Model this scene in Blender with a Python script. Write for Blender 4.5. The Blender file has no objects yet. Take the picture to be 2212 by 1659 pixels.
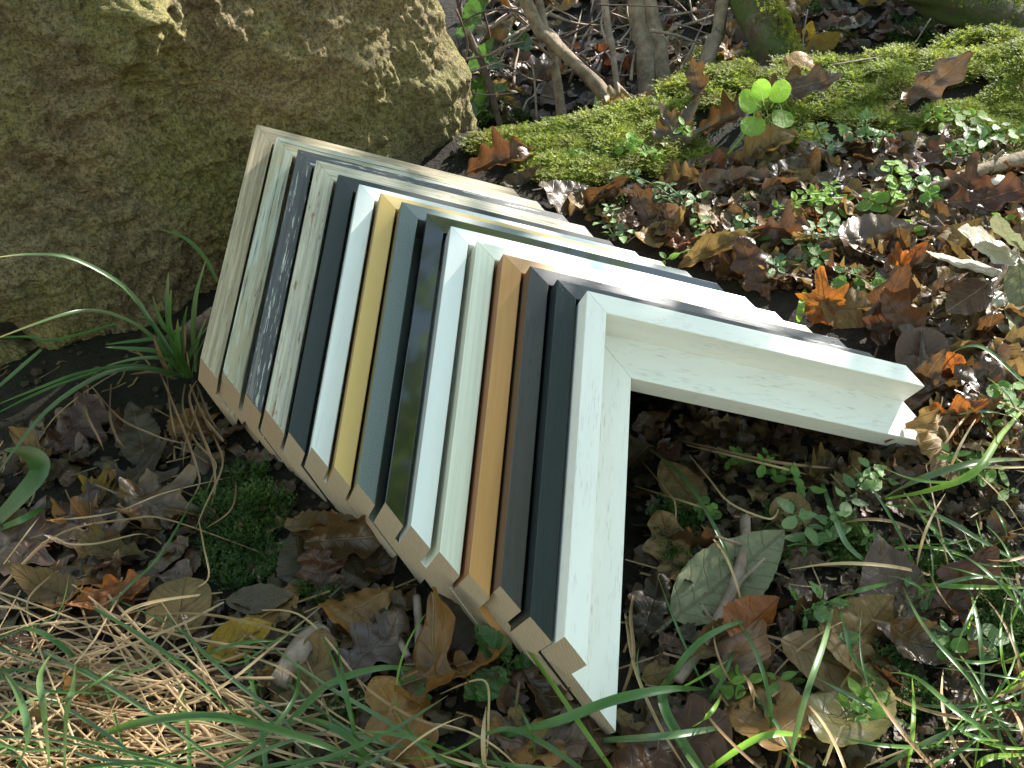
import bpy, bmesh, math, random
import numpy as np
from mathutils import Vector, Matrix, noise, Quaternion
random.seed(7)
rnd = random.random
U = random.uniform
scene = bpy.context.scene
C = scene.collection
PI = math.pi

# ------------------------------------------------------------------ helpers
def tag(o, label=None, cat=None, group=None, kind=None):
    if label: o['label'] = label
    if cat: o['category'] = cat
    if group: o['group'] = group
    if kind: o['kind'] = kind
    return o

def empty(name, loc, label=None, cat=None, group=None):
    o = bpy.data.objects.new(name, None); C.objects.link(o)
    o.location = loc; o.empty_display_size = 0.02
    return tag(o, label, cat, group)

class MB:
    def __init__(self):
        self.v = []; self.f = []; self.uv = []; self.m = []
    def vert(self, p, uv=(0, 0)):
        self.v.append(tuple(p)); self.uv.append(uv); return len(self.v) - 1
    def face(self, idx, m=0):
        self.f.append(tuple(idx)); self.m.append(m)
    def mesh(self, name, mats, smooth=True):
        me = bpy.data.meshes.new(name)
        me.from_pydata(self.v, [], self.f)
        for mt in mats: me.materials.append(mt)
        if any(self.m): me.polygons.foreach_set('material_index', self.m)
        uvl = me.uv_layers.new(name='UVMap')
        li = np.empty(len(me.loops), dtype=np.int32)
        me.loops.foreach_get('vertex_index', li)
        uva = np.array(self.uv, dtype=np.float32)[li]
        uvl.data.foreach_set('uv', uva.ravel())
        me.polygons.foreach_set('use_smooth', [smooth] * len(me.polygons))
        me.update()
        return me
    def build(self, name, mats, parent=None, smooth=True):
        if not isinstance(mats, (list, tuple)): mats = [mats]
        o = bpy.data.objects.new(name, self.mesh(name, mats, smooth))
        C.objects.link(o)
        if parent: o.parent = parent
        return o

def fbm(p, octv=4, lac=2.0, gain=0.5):
    s = 0; a = 1
    p = Vector(p)
    for _ in range(octv):
        s += a * noise.noise(p); p = p * lac; a *= gain
    return s

# ------------------------------------------------------------------ camera
F = 4453.75 / 1.82278            # focal length in pixels of a 2212 px wide picture
VW, VH = 2212.0, 1659.0
PITCH = math.radians(35)
S_, C_ = math.sin(PITCH), math.cos(PITCH)
CAM = Vector((0, 0, 0.632))
def c2w(v):                       # camera axes (right, down, forward) -> world direction
    return Vector((v[0], -S_ * v[1] + C_ * v[2], -C_ * v[1] - S_ * v[2]))
def at(px, py, d):
    return CAM + c2w(((px - VW / 2) / F * d, (py - VH / 2) / F * d, d))
cam = bpy.data.cameras.new('camera'); co = bpy.data.objects.new('camera', cam); C.objects.link(co)
cam.sensor_width = 36; cam.lens = 36 * 4453.75 / 4032; cam.clip_start = 0.02; cam.clip_end = 300
co.location = CAM; co.rotation_euler = (PI / 2 - PITCH, 0, 0)
scene.camera = co

# ------------------------------------------------------------------ terrain
CREST = [(-9, 1.6, 0), (-0.9, 1.55, 0.0)] 
for px, py, d in [(1000, 312, 1.31), (1150, 285, 1.30), (1300, 262, 1.31), (1400, 235, 1.33), (1500, 175, 1.36), (1620, 142, 1.36), (1800, 140, 1.35), (2000, 112, 1.34), (2212, 70, 1.32)]:
    w = at(px, py, d); pl = 0.107 * w.x + 0.0716 * w.y
    CREST.append((w.x, w.y, w.z - pl))
CREST += [(1.2, CREST[-1][1], CREST[-1][2] + .02), (9, CREST[-1][1], .08)]
CX = np.array([c[0] for c in CREST]); CY = np.array([c[1] for c in CREST]); CZ = np.array([c[2] for c in CREST])
def sstep(a, b, x):
    t = min(1, max(0, (x - a) / (b - a))); return t * t * (3 - 2 * t)
def gh(x, y):
    xc = max(-2.5, min(2.5, x)); ycl = max(-2.5, min(3, y))
    z = 0.107 * xc + 0.0716 * ycl
    yc = float(np.interp(x, CX, CY)); rz = float(np.interp(x, CX, CZ))
    t = y - yc
    if t < 0: z += rz * math.exp(-(t / 0.20) ** 2)
    else:
        z += rz - (rz + 0.10) * sstep(0, 0.20, t)
        if t > 0.3: z += 0.16 * min(t - 0.3, 2.5)
    r = math.hypot(x, y - 1)
    fall = 1 if r < 4 else 2.0
    z += 0.010 * noise.noise((x * 5, y * 5, 1.3)) * fall + 0.006 * noise.noise((x * 14, y * 14, 4.1))
    if r > 4: z += 0.12 * (r - 4) * (0.5 + 0.5 * noise.noise((x * .2, y * .2, 9))) * .5
    return z
def gnorm(x, y, e=0.012):
    return Vector((gh(x - e, y) - gh(x + e, y), gh(x, y - e) - gh(x, y + e), 2 * e)).normalized()
def gdepth(px, py):
    d = 0.35; prev = d
    while d < 9:
        p = at(px, py, d)
        if p.z < gh(p.x, p.y):
            a, b = prev, d
            for _ in range(12):
                m = (a + b) / 2; q = at(px, py, m)
                if q.z < gh(q.x, q.y): b = m
                else: a = m
            return (a + b) / 2
        prev = d; d += 0.015
    return 9
def gpt(px, py):
    return at(px, py, gdepth(px, py))

# ------------------------------------------------------------------ materials
class NT:
    def __init__(self, name):
        self.mat = bpy.data.materials.new(name); self.mat.use_nodes = True
        self.t = self.mat.node_tree; self.n = self.t.nodes; self.l = self.t.links
        self.n.clear(); self.out = self.n.new('ShaderNodeOutputMaterial')
    def node(self, typ, **kw):
        n = self.n.new('ShaderNode' + typ)
        for k, v in kw.items():
            if k.startswith('i_'):
                key = k[2:]; key = int(key) if key.isdigit() else key.replace('_', ' ')
                self.set(n.inputs[key], v)
            else: setattr(n, k, v)
        return n
    def set(self, sock, v):
        if isinstance(v, bpy.types.NodeSocket): self.l.new(v, sock)
        else:
            if isinstance(v, tuple) and len(v) == 3 and sock.type == 'RGBA': v = (*v, 1)
            sock.default_value = v
    def coord(self, kind='UV'):
        return self.node('TexCoord').outputs[kind]
    def rnd(self):
        return self.node('ObjectInfo').outputs['Random']
    def vmul(self, v, s):
        n = self.node('VectorMath', operation='MULTIPLY'); self.set(n.inputs[0], v); n.inputs[1].default_value = s; return n.outputs[0]
    def vadd(self, v, w):
        n = self.node('VectorMath', operation='ADD'); self.set(n.inputs[0], v); self.set(n.inputs[1], w); return n.outputs[0]
    def math(self, op, a, b=0.0, c=None):
        n = self.node('Math', operation=op); self.set(n.inputs[0], a); self.set(n.inputs[1], b)
        if c is not None: self.set(n.inputs[2], c)
        return n.outputs[0]
    def noise(self, v, scale=1, detail=4, rough=.6, dist=0):
        n = self.node('TexNoise'); self.set(n.inputs['Vector'], v)
        n.inputs['Scale'].default_value = scale; n.inputs['Detail'].default_value = detail
        n.inputs['Roughness'].default_value = rough; n.inputs['Distortion'].default_value = dist
        return n.outputs['Fac']
    def ramp(self, f, stops, interp='LINEAR'):
        n = self.node('ValToRGB'); self.set(n.inputs[0], f); cr = n.color_ramp; cr.interpolation = interp
        while len(cr.elements) < len(stops): cr.elements.new(0.5)
        for e, (p, c) in zip(cr.elements, stops):
            e.position = p
            e.color = (c, c, c, 1) if not isinstance(c, tuple) else (*c, 1)
        return n.outputs[0]
    def mix(self, f, a, b, mode='MIX'):
        n = self.node('Mix', data_type='RGBA', blend_type=mode)
        self.set(n.inputs[0], f); self.set(n.inputs[6], a); self.set(n.inputs[7], b); return n.outputs[2]
    def bump(self, h, strength=.3, dist=.001, normal=None):
        n = self.node('Bump'); self.set(n.inputs['Height'], h); n.inputs['Strength'].default_value = strength
        n.inputs['Distance'].default_value = dist
        if normal is not None: self.set(n.inputs['Normal'], normal)
        return n.outputs[0]
    def principled(self, col, rough=.5, spec=.5, normal=None, metal=0.0, coat=0.0, coat_rough=.1, sheen=0, coat_ior=1.5):
        n = self.node('BsdfPrincipled'); self.set(n.inputs['Base Color'], col); self.set(n.inputs['Roughness'], rough)
        self.set(n.inputs['Specular IOR Level'], spec); n.inputs['Metallic'].default_value = metal
        n.inputs['Coat Weight'].default_value = coat; n.inputs['Coat IOR'].default_value = coat_ior; n.inputs['Coat Roughness'].default_value = coat_rough
        if normal is not None: self.set(n.inputs['Normal'], normal)
        return n.outputs[0]
    def done(self, sh):
        self.l.new(sh, self.out.inputs['Surface']); return self.mat

def wood_uv(m, su, sv, seed):
    r = m.rnd()
    cv = m.node('CombineXYZ'); m.set(cv.inputs[0], m.math('MULTIPLY', r, 37.0)); m.set(cv.inputs[1], m.math('MULTIPLY', r, 11.0)); cv.inputs[2].default_value = seed
    return m.vadd(m.vmul(m.coord('UV'), (su, sv, 1)), cv.outputs[0])

def mat_paint(name, col, rough=.4, spec=.5, coat=0., coat_rough=.1, grain=0., wear=None, side=None, bk=1., pores=0., tone=.06, seed=0., metal=0, flow=0.0, mottle=0., coat_ior=1.5):
    """painted or stained moulding; UV is metres along / round the moulding"""
    m = NT(name)
    v = wood_uv(m, 14, 420, seed)
    streak = m.noise(v, 1, 5, .6)
    broad = m.noise(wood_uv(m, 9, 60, seed + 3), 1, 3, .5)
    c = m.mix(m.ramp(broad, [(.3, 0.0), (.7, 1.0)]), tuple(x * (1 - tone) for x in col), tuple(min(1, x * (1 + tone)) for x in col))
    if grain: c = m.mix(m.math('MULTIPLY', m.ramp(streak, [(.42, 1.0), (.60, 0.0)]), grain), c, tuple(x * .55 for x in col))
    if mottle:
        mt = m.noise(wood_uv(m, 900, 900, seed + 6), 1, 3, .7)
        c = m.mix(m.math('MULTIPLY', m.ramp(mt, [(.4, 0.0), (.65, 1.0)]), mottle), c, tuple(min(1, x * 1.9 + .02) for x in col))
    h = streak
    pd = None
    if pores:
        pv = m.noise(wood_uv(m, 95, 1400, seed + 8), 1, 2, .5)
        gate = m.ramp(m.noise(wood_uv(m, 22, 130, seed + 12), 1, 2, .5), [(.44, 0.0), (.58, 1.0)])
        pd = m.math('MULTIPLY', m.ramp(pv, [(.60, 0.0), (.66, 1.0)]), gate)
        c = m.mix(m.math('MULTIPLY', pd, pores), c, tuple(x * .35 for x in col))
        h = m.math('SUBTRACT', m.math('MULTIPLY', streak, .25), pd)
    if flow:
        fl = m.noise(wood_uv(m, 6, 900, seed + 20), 1, 4, .65)
        c = m.mix(m.math('MULTIPLY', m.ramp(fl, [(.45, 0.0), (.62, 1.0)]), flow), c, tuple(x * .72 for x in col))
    if wear:                      # pigment worn off, showing another colour
        for wc, wu, wv, lo, amt in wear:
            wn = m.noise(wood_uv(m, wu, wv, seed + lo * 31), 1, 6, .68)
            c = m.mix(m.math('MULTIPLY', m.ramp(wn, [(lo, 0.0), (lo + .05, 1.0)]), amt), c, wc)
    nrm = m.bump(h, (.6 if pores else .25) * bk, .0006)
    rr = m.math('ADD', m.math('MULTIPLY', broad, .15), rough - .07)
    return m.done(m.principled(c, rr, spec, nrm, metal, coat, coat_rough, coat_ior=coat_ior))

def mat_raw(name, col, ring=.35, seed=0.):
    m = NT(name)
    co = m.coord('Object')
    n1 = m.noise(m.vmul(co, (240, 30, 240)), 1, 3, .5)
    w = m.node('TexWave', wave_type='BANDS', bands_direction='DIAGONAL')
    m.set(w.inputs['Vector'], m.vmul(co, (1, .2, 1.2))); w.inputs['Scale'].default_value = 110; w.inputs['Distortion'].default_value = 3.0; w.inputs['Detail'].default_value = 2
    c = m.mix(m.math('MULTIPLY', w.outputs['Fac'], ring), col, tuple(x * .42 for x in col))
    c = m.mix(m.ramp(n1, [(.35, 0.0), (.7, .35)]), c, tuple(x * .7 for x in col))
    return m.done(m.principled(c, .8, .2, m.bump(n1, .2, .0004)))

def mat_leaf(name, c1, c2, vein, transl=.35, rough=.38, spec=.75, blot=(.05, .03, .02), blot_amt=.5, tcol=None, hue=.06):
    m = NT(name)
    uv = m.coord('UV'); r = m.rnd()
    off = m.node('CombineXYZ'); m.set(off.inputs[0], m.math('MULTIPLY', r, 91.)); m.set(off.inputs[1], m.math('MULTIPLY', r, 53.))
    uvo = m.vadd(uv, off.outputs[0])
    base = m.mix(m.ramp(m.noise(uvo, 2.6, 5, .65), [(.32, 0.0), (.68, 1.0)]), c1, c2)
    # spots and decay
    sp = m.ramp(m.noise(m.vadd(uvo, (3, 7, 0)), 7, 5, .7), [(.56, 0.0), (.66, 1.0)])
    base = m.mix(m.math('MULTIPLY', sp, blot_amt), base, blot)
    # veins
    sx = m.node('SeparateXYZ'); m.set(sx.inputs[0], uv)
    wob = m.math('SUBTRACT', m.noise(uvo, 4, 3, .5), .5)
    ax = m.math('ABSOLUTE', m.math('ADD', sx.outputs[0], m.math('MULTIPLY', wob, .03))); y = m.math('ADD', sx.outputs[1], m.math('MULTIPLY', wob, .10))
    mid = m.ramp(ax, [(.0, 1.0), (.008, .9), (.016, 0.0)])
    ph = m.math('FRACT', m.math('MULTIPLY', m.math('SUBTRACT', y, m.math('MULTIPLY', ax, .75)), 8.0))
    side = m.ramp(m.math('ABSOLUTE', m.math('SUBTRACT', ph, .5)), [(.0, .7), (.035, .5), (.07, 0.0)])
    vn = m.math('MAXIMUM', mid, side)
    base = m.mix(m.math('MULTIPLY', vn, .55), base, vein)
    mott = m.ramp(m.noise(m.vadd(uvo, (1, 4, 0)), 22, 5, .75), [(.40, .55), (.58, 0.0)])
    base = m.mix(m.math('MULTIPLY', mott, .6), base, tuple(x * .45 for x in c1))
    hs = m.node('HueSaturation'); m.set(hs.inputs['Color'], base)
    m.set(hs.inputs['Hue'], m.math('ADD', .5 - hue * .12, m.math('MULTIPLY', r, hue * .24)))
    m.set(hs.inputs['Value'], m.math('ADD', .70, m.math('MULTIPLY', m.math('FRACT', m.math('MULTIPLY', r, 17.3)), .6)))
    col = hs.outputs[0]
    hgt = m.math('ADD', m.math('MULTIPLY', vn, -.8), m.noise(uvo, 9, 4, .6))
    nrm = m.bump(hgt, .55, .0015)
    pr = m.principled(col, rough, spec, nrm)
    tr = m.node('BsdfTranslucent')
    tc = m.node('HueSaturation'); m.set(tc.inputs['Color'], col); tc.inputs['Saturation'].default_value = 1.05; tc.inputs['Value'].default_value = 1.5
    m.set(tr.inputs['Color'], tc.outputs[0] if tcol is None else m.mix(.6, tc.outputs[0], tcol)); m.set(tr.inputs['Normal'], nrm)
    mx = m.node('MixShader'); mx.inputs[0].default_value = transl
    m.l.new(pr, mx.inputs[1]); m.l.new(tr.outputs[0], mx.inputs[2])
    return m.done(mx.outputs[0])

def mat_blade(name, c1, c2, transl=.3, rough=.4, spec=.5, dry=False, scale=40):
    m = NT(name)
    co = m.coord('Object')
    n = m.noise(co, scale, 3, .6)
    uv = m.coord('UV'); sx = m.node('SeparateXYZ'); m.set(sx.inputs[0], uv)
    c = m.mix(m.ramp(n, [(.3, 0.0), (.7, 1.0)]), c1, c2)
    if name == 'feather_moss': c = m.mix(m.ramp(m.noise(co, 26, 4, .65), [(.50, 0.0), (.64, .75)]), c, (.15, .12, .035))
    tip = m.math('MULTIPLY', m.ramp(sx.outputs[1], [(.80, 0.0), (1.0, 1.0)]), m.ramp(m.noise(co, 9, 2, .5), [(.42, 0.0), (.55, .9)]))
    if dry: c = m.mix(tip, c, (.34, .22, .09))
    spk = m.ramp(m.noise(co, 260, 3, .6), [(.60, 0.0), (.70, .45)])
    if dry: c = m.mix(spk, c, (.12, .10, .03))
    hv = m.node('HueSaturation'); m.set(hv.inputs['Color'], c); m.set(hv.inputs['Value'], m.math('ADD', .72, m.math('MULTIPLY', m.rnd(), .5))); m.set(hv.inputs['Hue'], m.math('ADD', .488, m.math('MULTIPLY', m.math('FRACT', m.math('MULTIPLY', m.rnd(), 7.7)), .024)))
    c = hv.outputs[0]
    rib = m.math('FRACT', m.math('MULTIPLY', sx.outputs[0], 5.0))
    c = m.mix(m.math('MULTIPLY', m.ramp(rib, [(.0, 1.0), (.5, 0.0), (1, 1.0)]), .25), c, tuple(x * .5 for x in c1))
    pr = m.principled(c, rough, spec)
    tr = m.node('BsdfTranslucent'); hs = m.node('HueSaturation'); m.set(hs.inputs['Color'], c); hs.inputs['Value'].default_value = 1.4
    m.set(tr.inputs['Color'], hs.outputs[0])
    mx = m.node('MixShader'); mx.inputs[0].default_value = transl
    m.l.new(pr, mx.inputs[1]); m.l.new(tr.outputs[0], mx.inputs[2])
    return m.done(mx.outputs[0])

# ground: dark damp humus with a little green film
g = NT('humus')
co_ = g.coord('Object')
n1 = g.noise(co_, 9, 8, .7); n2 = g.noise(co_, 120, 6, .7); n3 = g.noise(g.vadd(co_, (5, 2, 0)), 4, 5, .65)
c = g.mix(g.ramp(n2, [(.3, 0.0), (.75, 1.0)]), (.009, .007, .005), (.050, .036, .022))
c = g.mix(g.ramp(n3, [(.52, 0.0), (.68, .7)]), c, (.018, .024, .008))
M_GROUND = g.done(g.principled(c, .8, .25, g.bump(g.math('ADD', g.math('MULTIPLY', n1, .5), g.math('ADD', n2, g.math('MULTIPLY', g.noise(co_, 420, 4, .7), .4))), 1.0, .012)))

# boulder
g = NT('sandstone')
co_ = g.coord('Object')
a1 = g.noise(co_, 3.2, 8, .68); a2 = g.noise(g.vmul(co_, (1, 1, 2.2)), 26, 9, .72); a3 = g.noise(g.vadd(co_, (4, 1, 7)), 5, 7, .7); a4 = g.noise(co_, 190, 4, .75); a5 = g.noise(g.vadd(co_, (9, 3, 2)), 2.2, 6, .6); a6 = g.noise(co_, 330, 4, .75)
c = g.mix(g.ramp(a1, [(.35, 0.0), (.65, 1.0)]), (.35, .27, .145), (.46, .36, .20))
c = g.mix(g.ramp(a2, [(.36, .65), (.54, 0.0)]), c, (.100, .080, .046))
c = g.mix(g.ramp(a3, [(.46, 0.0), (.62, .8)]), c, (.36, .335, .10))
c = g.mix(g.ramp(a5, [(.54, 0.0), (.70, .6)]), c, (.14, .135, .065))
c = g.mix(g.ramp(a4, [(.38, .55), (.55, 0.0)]), c, (.045, .036, .022))
c = g.mix(g.ramp(a4, [(.60, 0.0), (.72, .5)]), c, (.34, .28, .17))
c = g.mix(g.ramp(a6, [(.38, .8), (.5, 0.0)]), c, (.07, .055, .032))
c = g.mix(g.ramp(a6, [(.60, 0.0), (.72, .5)]), c, (.42, .35, .22))
hb = g.math('ADD', g.math('ADD', g.math('MULTIPLY', a2, .9), g.math('MULTIPLY', a4, .55)), g.math('MULTIPLY', a6, .2))
M_ROCK = g.done(g.principled(c, .9, .2, g.bump(hb, 1.0, .016)))

# bark
def mat_bark(name, c1, c2, moss=0.0):
    g = NT(name); co_ = g.coord('Object')
    n1 = g.noise(co_, 60, 6, .7); n2 = g.noise(co_, 14, 5, .6)
    c = g.mix(g.ramp(n1, [(.35, 0.0), (.65, 1.0)]), c1, c2)
    c = g.mix(g.ramp(n2, [(.62 - moss * .3, 0.0), (.72 - moss * .2, .85 if moss else .35)]), c, (.055, .085, .012) if moss else (.10, .11, .07))
    return g.done(g.principled(c, .8, .25, g.bump(n1, .8, .004)))
M_BARK = mat_bark('grey_bark', (.11, .080, .050), (.27, .205, .14))
M_BARKM = mat_bark('mossy_bark', (.06, .045, .03), (.15, .11, .075), .9)
M_TWIG = mat_bark('twig_bark', (.17, .12, .085), (.33, .25, .19))
M_TWIGD = mat_bark('dark_twig_bark', (.055, .035, .03), (.13, .085, .06))

M_MOSS = mat_blade('feather_moss', (.16, .20, .026), (.32, .345, .055), .5, .6, .3, scale=16)
M_MOSSD = mat_blade('dark_moss', (.025, .060, .010), (.075, .130, .020), .35, .6, .3, scale=22)
M_GRASS = mat_blade('green_blade', (.055, .135, .022), (.085, .18, .04), .35, .38, .5, dry=True)
M_GRASSB = mat_blade('blue_green_blade', (.070, .130, .040), (.105, .170, .060), .25, .33, .6, dry=True)
M_GRASSY = mat_blade('bright_blade', (.15, .30, .03), (.22, .36, .05), .45, .38, .5, dry=True)
M_HAY = mat_blade('straw', (.50, .34, .16), (.68, .50, .28), .3, .45, .4)
M_HAYD = mat_blade('brown_straw', (.24, .14, .065), (.40, .26, .13), .3, .5, .4)

LM = {
 'brown': mat_leaf('dry_brown_leaf', (0.072, 0.036, 0.014), (0.116, 0.065, 0.025), (0.173, 0.099, 0.036), 0.3),
 'red': mat_leaf('red_brown_leaf', (0.075, 0.031, 0.015), (0.116, 0.051, 0.024), (0.143, 0.077, 0.035), 0.3, .38, .5),
 'orange': mat_leaf('orange_leaf', (0.251, 0.084, 0.023), (0.351, 0.134, 0.032), (0.167, 0.059, 0.017), 0.5, .42, .5, (.10, .04, .02), .4),
 'tan': mat_leaf('tan_leaf', (0.166, 0.104, 0.037), (0.223, 0.150, 0.056), (0.111, 0.063, 0.020), 0.3, .55, .35, (.09, .06, .04), .45),
 'ochre': mat_leaf('ochre_leaf', (0.222, 0.108, 0.027), (0.310, 0.164, 0.045), (0.308, 0.203, 0.058), 0.35, .42, .5, (.14, .07, .03), .45),
 'grey': mat_leaf('grey_brown_leaf', (0.039, 0.026, 0.011), (0.074, 0.050, 0.020), (0.102, 0.069, 0.027), 0.18, .5, .45, (.04, .03, .03), .5),
 'mauve': mat_leaf('mauve_brown_leaf', (0.095, 0.051, 0.030), (0.145, 0.087, 0.052), (0.168, 0.098, 0.052), 0.22, .38, .6, (.06, .04, .04), .4),
 'yellow': mat_leaf('yellow_leaf', (0.370, 0.220, 0.018), (0.458, 0.290, 0.033), (0.309, 0.172, 0.018), 0.42, .5, .4, (.22, .10, .03), .4),
 'olive': mat_leaf('grey_green_leaf', (0.165, 0.172, 0.092), (0.213, 0.220, 0.123), (0.103, 0.076, 0.043), 0.25, .6, .3, (.09, .06, .04), .35, hue=.03),
 'olivey': mat_leaf('yellow_green_leaf', (0.150, 0.128, 0.040), (0.229, 0.194, 0.059), (0.289, 0.233, 0.086), 0.35, .38, .5, (.17, .09, .04), .5, hue=.05),
 'pale': mat_leaf('pale_leaf', (.50, .47, .36), (.62, .58, .46), (.40, .33, .22), .32, .30, .65, (.3, .24, .15), .25, hue=.02),
 'green': mat_leaf('fresh_green_leaf', (.14, .27, .045), (.19, .34, .07), (.26, .40, .13), .45, .45, .45, (.10, .17, .05), .1, hue=.04),
 'lime': mat_leaf('lime_leaf', (.21, .38, .05), (.28, .46, .08), (.36, .50, .16), .55, .45, .45, (.16, .26, .05), .1, hue=.04),
 'sage': mat_leaf('sage_leaf', (.13, .23, .065), (.18, .30, .095), (.28, .38, .17), .35, .34, .6, (.12, .18, .09), .1, hue=.04),
 'dgreen': mat_leaf('deep_green_leaf', (.050, .115, .022), (.075, .155, .030), (.12, .2, .06), .3, .4, .5, (.03, .07, .02), .2, hue=.03),
}

# ------------------------------------------------------------------ frame corner samples
R_ = np.array([[-0.08599881, 0.95485983, 0.28433591], [0.88852267, 0.20261168, -0.41167459], [-0.4507013, 0.21723538, -0.86583897]])
T_ = (0.0536406, -0.06662819, 0.80180648)
AX = [c2w(R_[:, k]) for k in range(3)]
OFF = [(-0.26068,-0.24971),(-0.23958,-0.23214),(-0.21745,-0.21360),(-0.19959,-0.19854),(-0.17858,-0.18290),(-0.16039,-0.16229),(-0.14255,-0.14250),(-0.12580,-0.12397),(-0.10618,-0.10520),(-0.08817,-0.08723),(-0.06899,-0.07099),(-0.05111,-0.05348),(-0.03385,-0.03485),(-0.01689,-0.01844), (0, 0)]
LL = [0.2522,0.2480,0.2504,0.2494,0.2506,0.2487,0.2515,0.2510,0.2499,0.2512,0.2524,0.2517,0.2449,0.2493,0.2471]
LR = 0.2553
Hh = 0.0470
M_RAW = mat_raw('bare_wood', (.43, .335, .235), .35)
M_PINE = mat_raw('bare_pine', (.45, .325, .215), .85)
white_w = (.72, .73, .70)
FM = [
 mat_paint('pale_oak', (.50, .415, .285), .6, .3, grain=.8, pores=.7, seed=1, wear=[((.30, .21, .12), 16, 520, .54, .55)]),
 mat_paint('weathered_pale_green', (.50, .51, .41), .65, .3, grain=.6, seed=2, wear=[((.40, .33, .20), 10, 130, .47, .8), ((.10, .085, .07), 9, 420, .565, .9), ((.20, .10, .06), 22, 110, .63, .85)]),
 mat_paint('weathered_charcoal', (.105, .105, .11), .6, .35, grain=.5, seed=3, wear=[((.62, .60, .54), 30, 460, .565, .95), ((.26, .23, .18), 9, 200, .58, .6)]),
 mat_paint('weathered_cream', (.58, .535, .41), .6, .3, grain=.65, pores=.4, seed=4, wear=[((.34, .30, .22), 12, 600, .55, .7), ((.26, .12, .055), 26, 170, .60, .9)]),
 mat_paint('matt_charcoal', (.030, .036, .036), .5, .4, seed=5),
 mat_paint('chalk_white', (.74, .76, .72), .42, .45, seed=6, wear=[((.50, .54, .50), 16, 260, .60, .35)]),
 mat_paint('muted_gold', (.60, .40, .125), .42, .5, seed=7, tone=.05, coat=.15, coat_rough=.25),
 mat_paint('pewter', (.135, .155, .140), .42, .5, seed=8, mottle=.35, metal=.35),
 mat_paint('gloss_black', (.006, .007, .008), .10, .6, seed=9, grain=.3, coat=1., coat_rough=.05, coat_ior=1.62, bk=.9),
 mat_paint('gloss_white', (.78, .79, .76), .16, .5, seed=10, coat=.7, coat_rough=.16, tone=.02),
 mat_paint('ivory_streaked', (.76, .75, .60), .22, .5, seed=11, coat=.6, coat_rough=.2, flow=.5),
 mat_paint('copper_stain', (.52, .255, .075), .32, .5, seed=12, coat=.4, coat_rough=.2, grain=.15, tone=.12),
 mat_paint('dark_brown_ash', (.042, .032, .029), .34, .55, seed=13, grain=.4, pores=.7, coat=.5, coat_rough=.25),
 mat_paint('black_ash', (.014, .020, .020), .34, .55, seed=14, grain=.3, pores=.7),
 mat_paint('white_ash', (.80, .79, .73), .42, .45, seed=15, pores=.27, tone=.03),
]
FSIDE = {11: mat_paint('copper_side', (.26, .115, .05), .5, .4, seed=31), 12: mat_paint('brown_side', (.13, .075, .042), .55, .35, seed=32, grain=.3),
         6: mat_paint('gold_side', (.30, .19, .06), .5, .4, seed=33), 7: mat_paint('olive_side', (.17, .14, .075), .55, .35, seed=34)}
FLAB = [
 'pale natural oak frame corner sample at the back of the stack, against the boulder',
 'weathered pale green frame corner sample with dark cracks, second from the boulder',
 'charcoal grey frame corner sample with flecks of white showing through',
 'weathered cream frame corner sample with rusty brown flecks',
 'plain matt charcoal frame corner sample between the weathered cream and chalk white ones',
 'chalk white frame corner sample beside the gold one',
 'muted gold yellow frame corner sample',
 'pewter grey green speckled frame corner sample beside the gold one',
 'high gloss black frame corner sample reflecting the trees',
 'gloss white frame corner sample in front of the gloss black one',
 'ivory frame corner sample with fine pale streaks beside the copper one',
 'copper orange frame corner sample',
 'dark brown open grained frame corner sample in front of the copper one',
 'black open grained frame corner sample directly behind the front white one',
 'white ash frame corner sample at the very front, showing its full stepped tray profile',
]
def arm_mesh(side, prof, uvp, L, gap, m_main, m_side, cut):
    mb = MB(); n = len(prof)
    if not cut: st = lambda c: c + gap; en = lambda c: L + c
    else: st = lambda c: L + c; en = lambda c: L + c + 0.0012
    nseg = 1
    rows = []
    for k in (0, 1):
        row = []
        for j in range(n + 1):
            c, w = prof[j % n]
            a = st(c) if k == 0 else en(c)
            p = (a, c, w) if side == 0 else (c, a, w)
            row.append(mb.vert(p, (a, uvp[j])))
        rows.append(row)
    for j in range(n):
        q = [rows[0][j], rows[1][j], rows[1][j + 1], rows[0][j + 1]]
        if side == 1: q = q[::-1]
        c0, w0 = prof[j]; c1, w1 = prof[(j + 1) % n]
        outer = abs(c0) < 1e-4 and abs(c1) < 1e-4
        mb.face(q, 1 if outer else 0)
    # caps
    for k, flip in ((0, 0), (1, 1)):
        q = [mb.vert(mb.v[i], mb.uv[i]) for i in rows[k][:-1]]
        if flip: q = q[::-1]
        if side == 1: q = q[::-1]
        mb.face(q, 2)
    return mb
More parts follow.
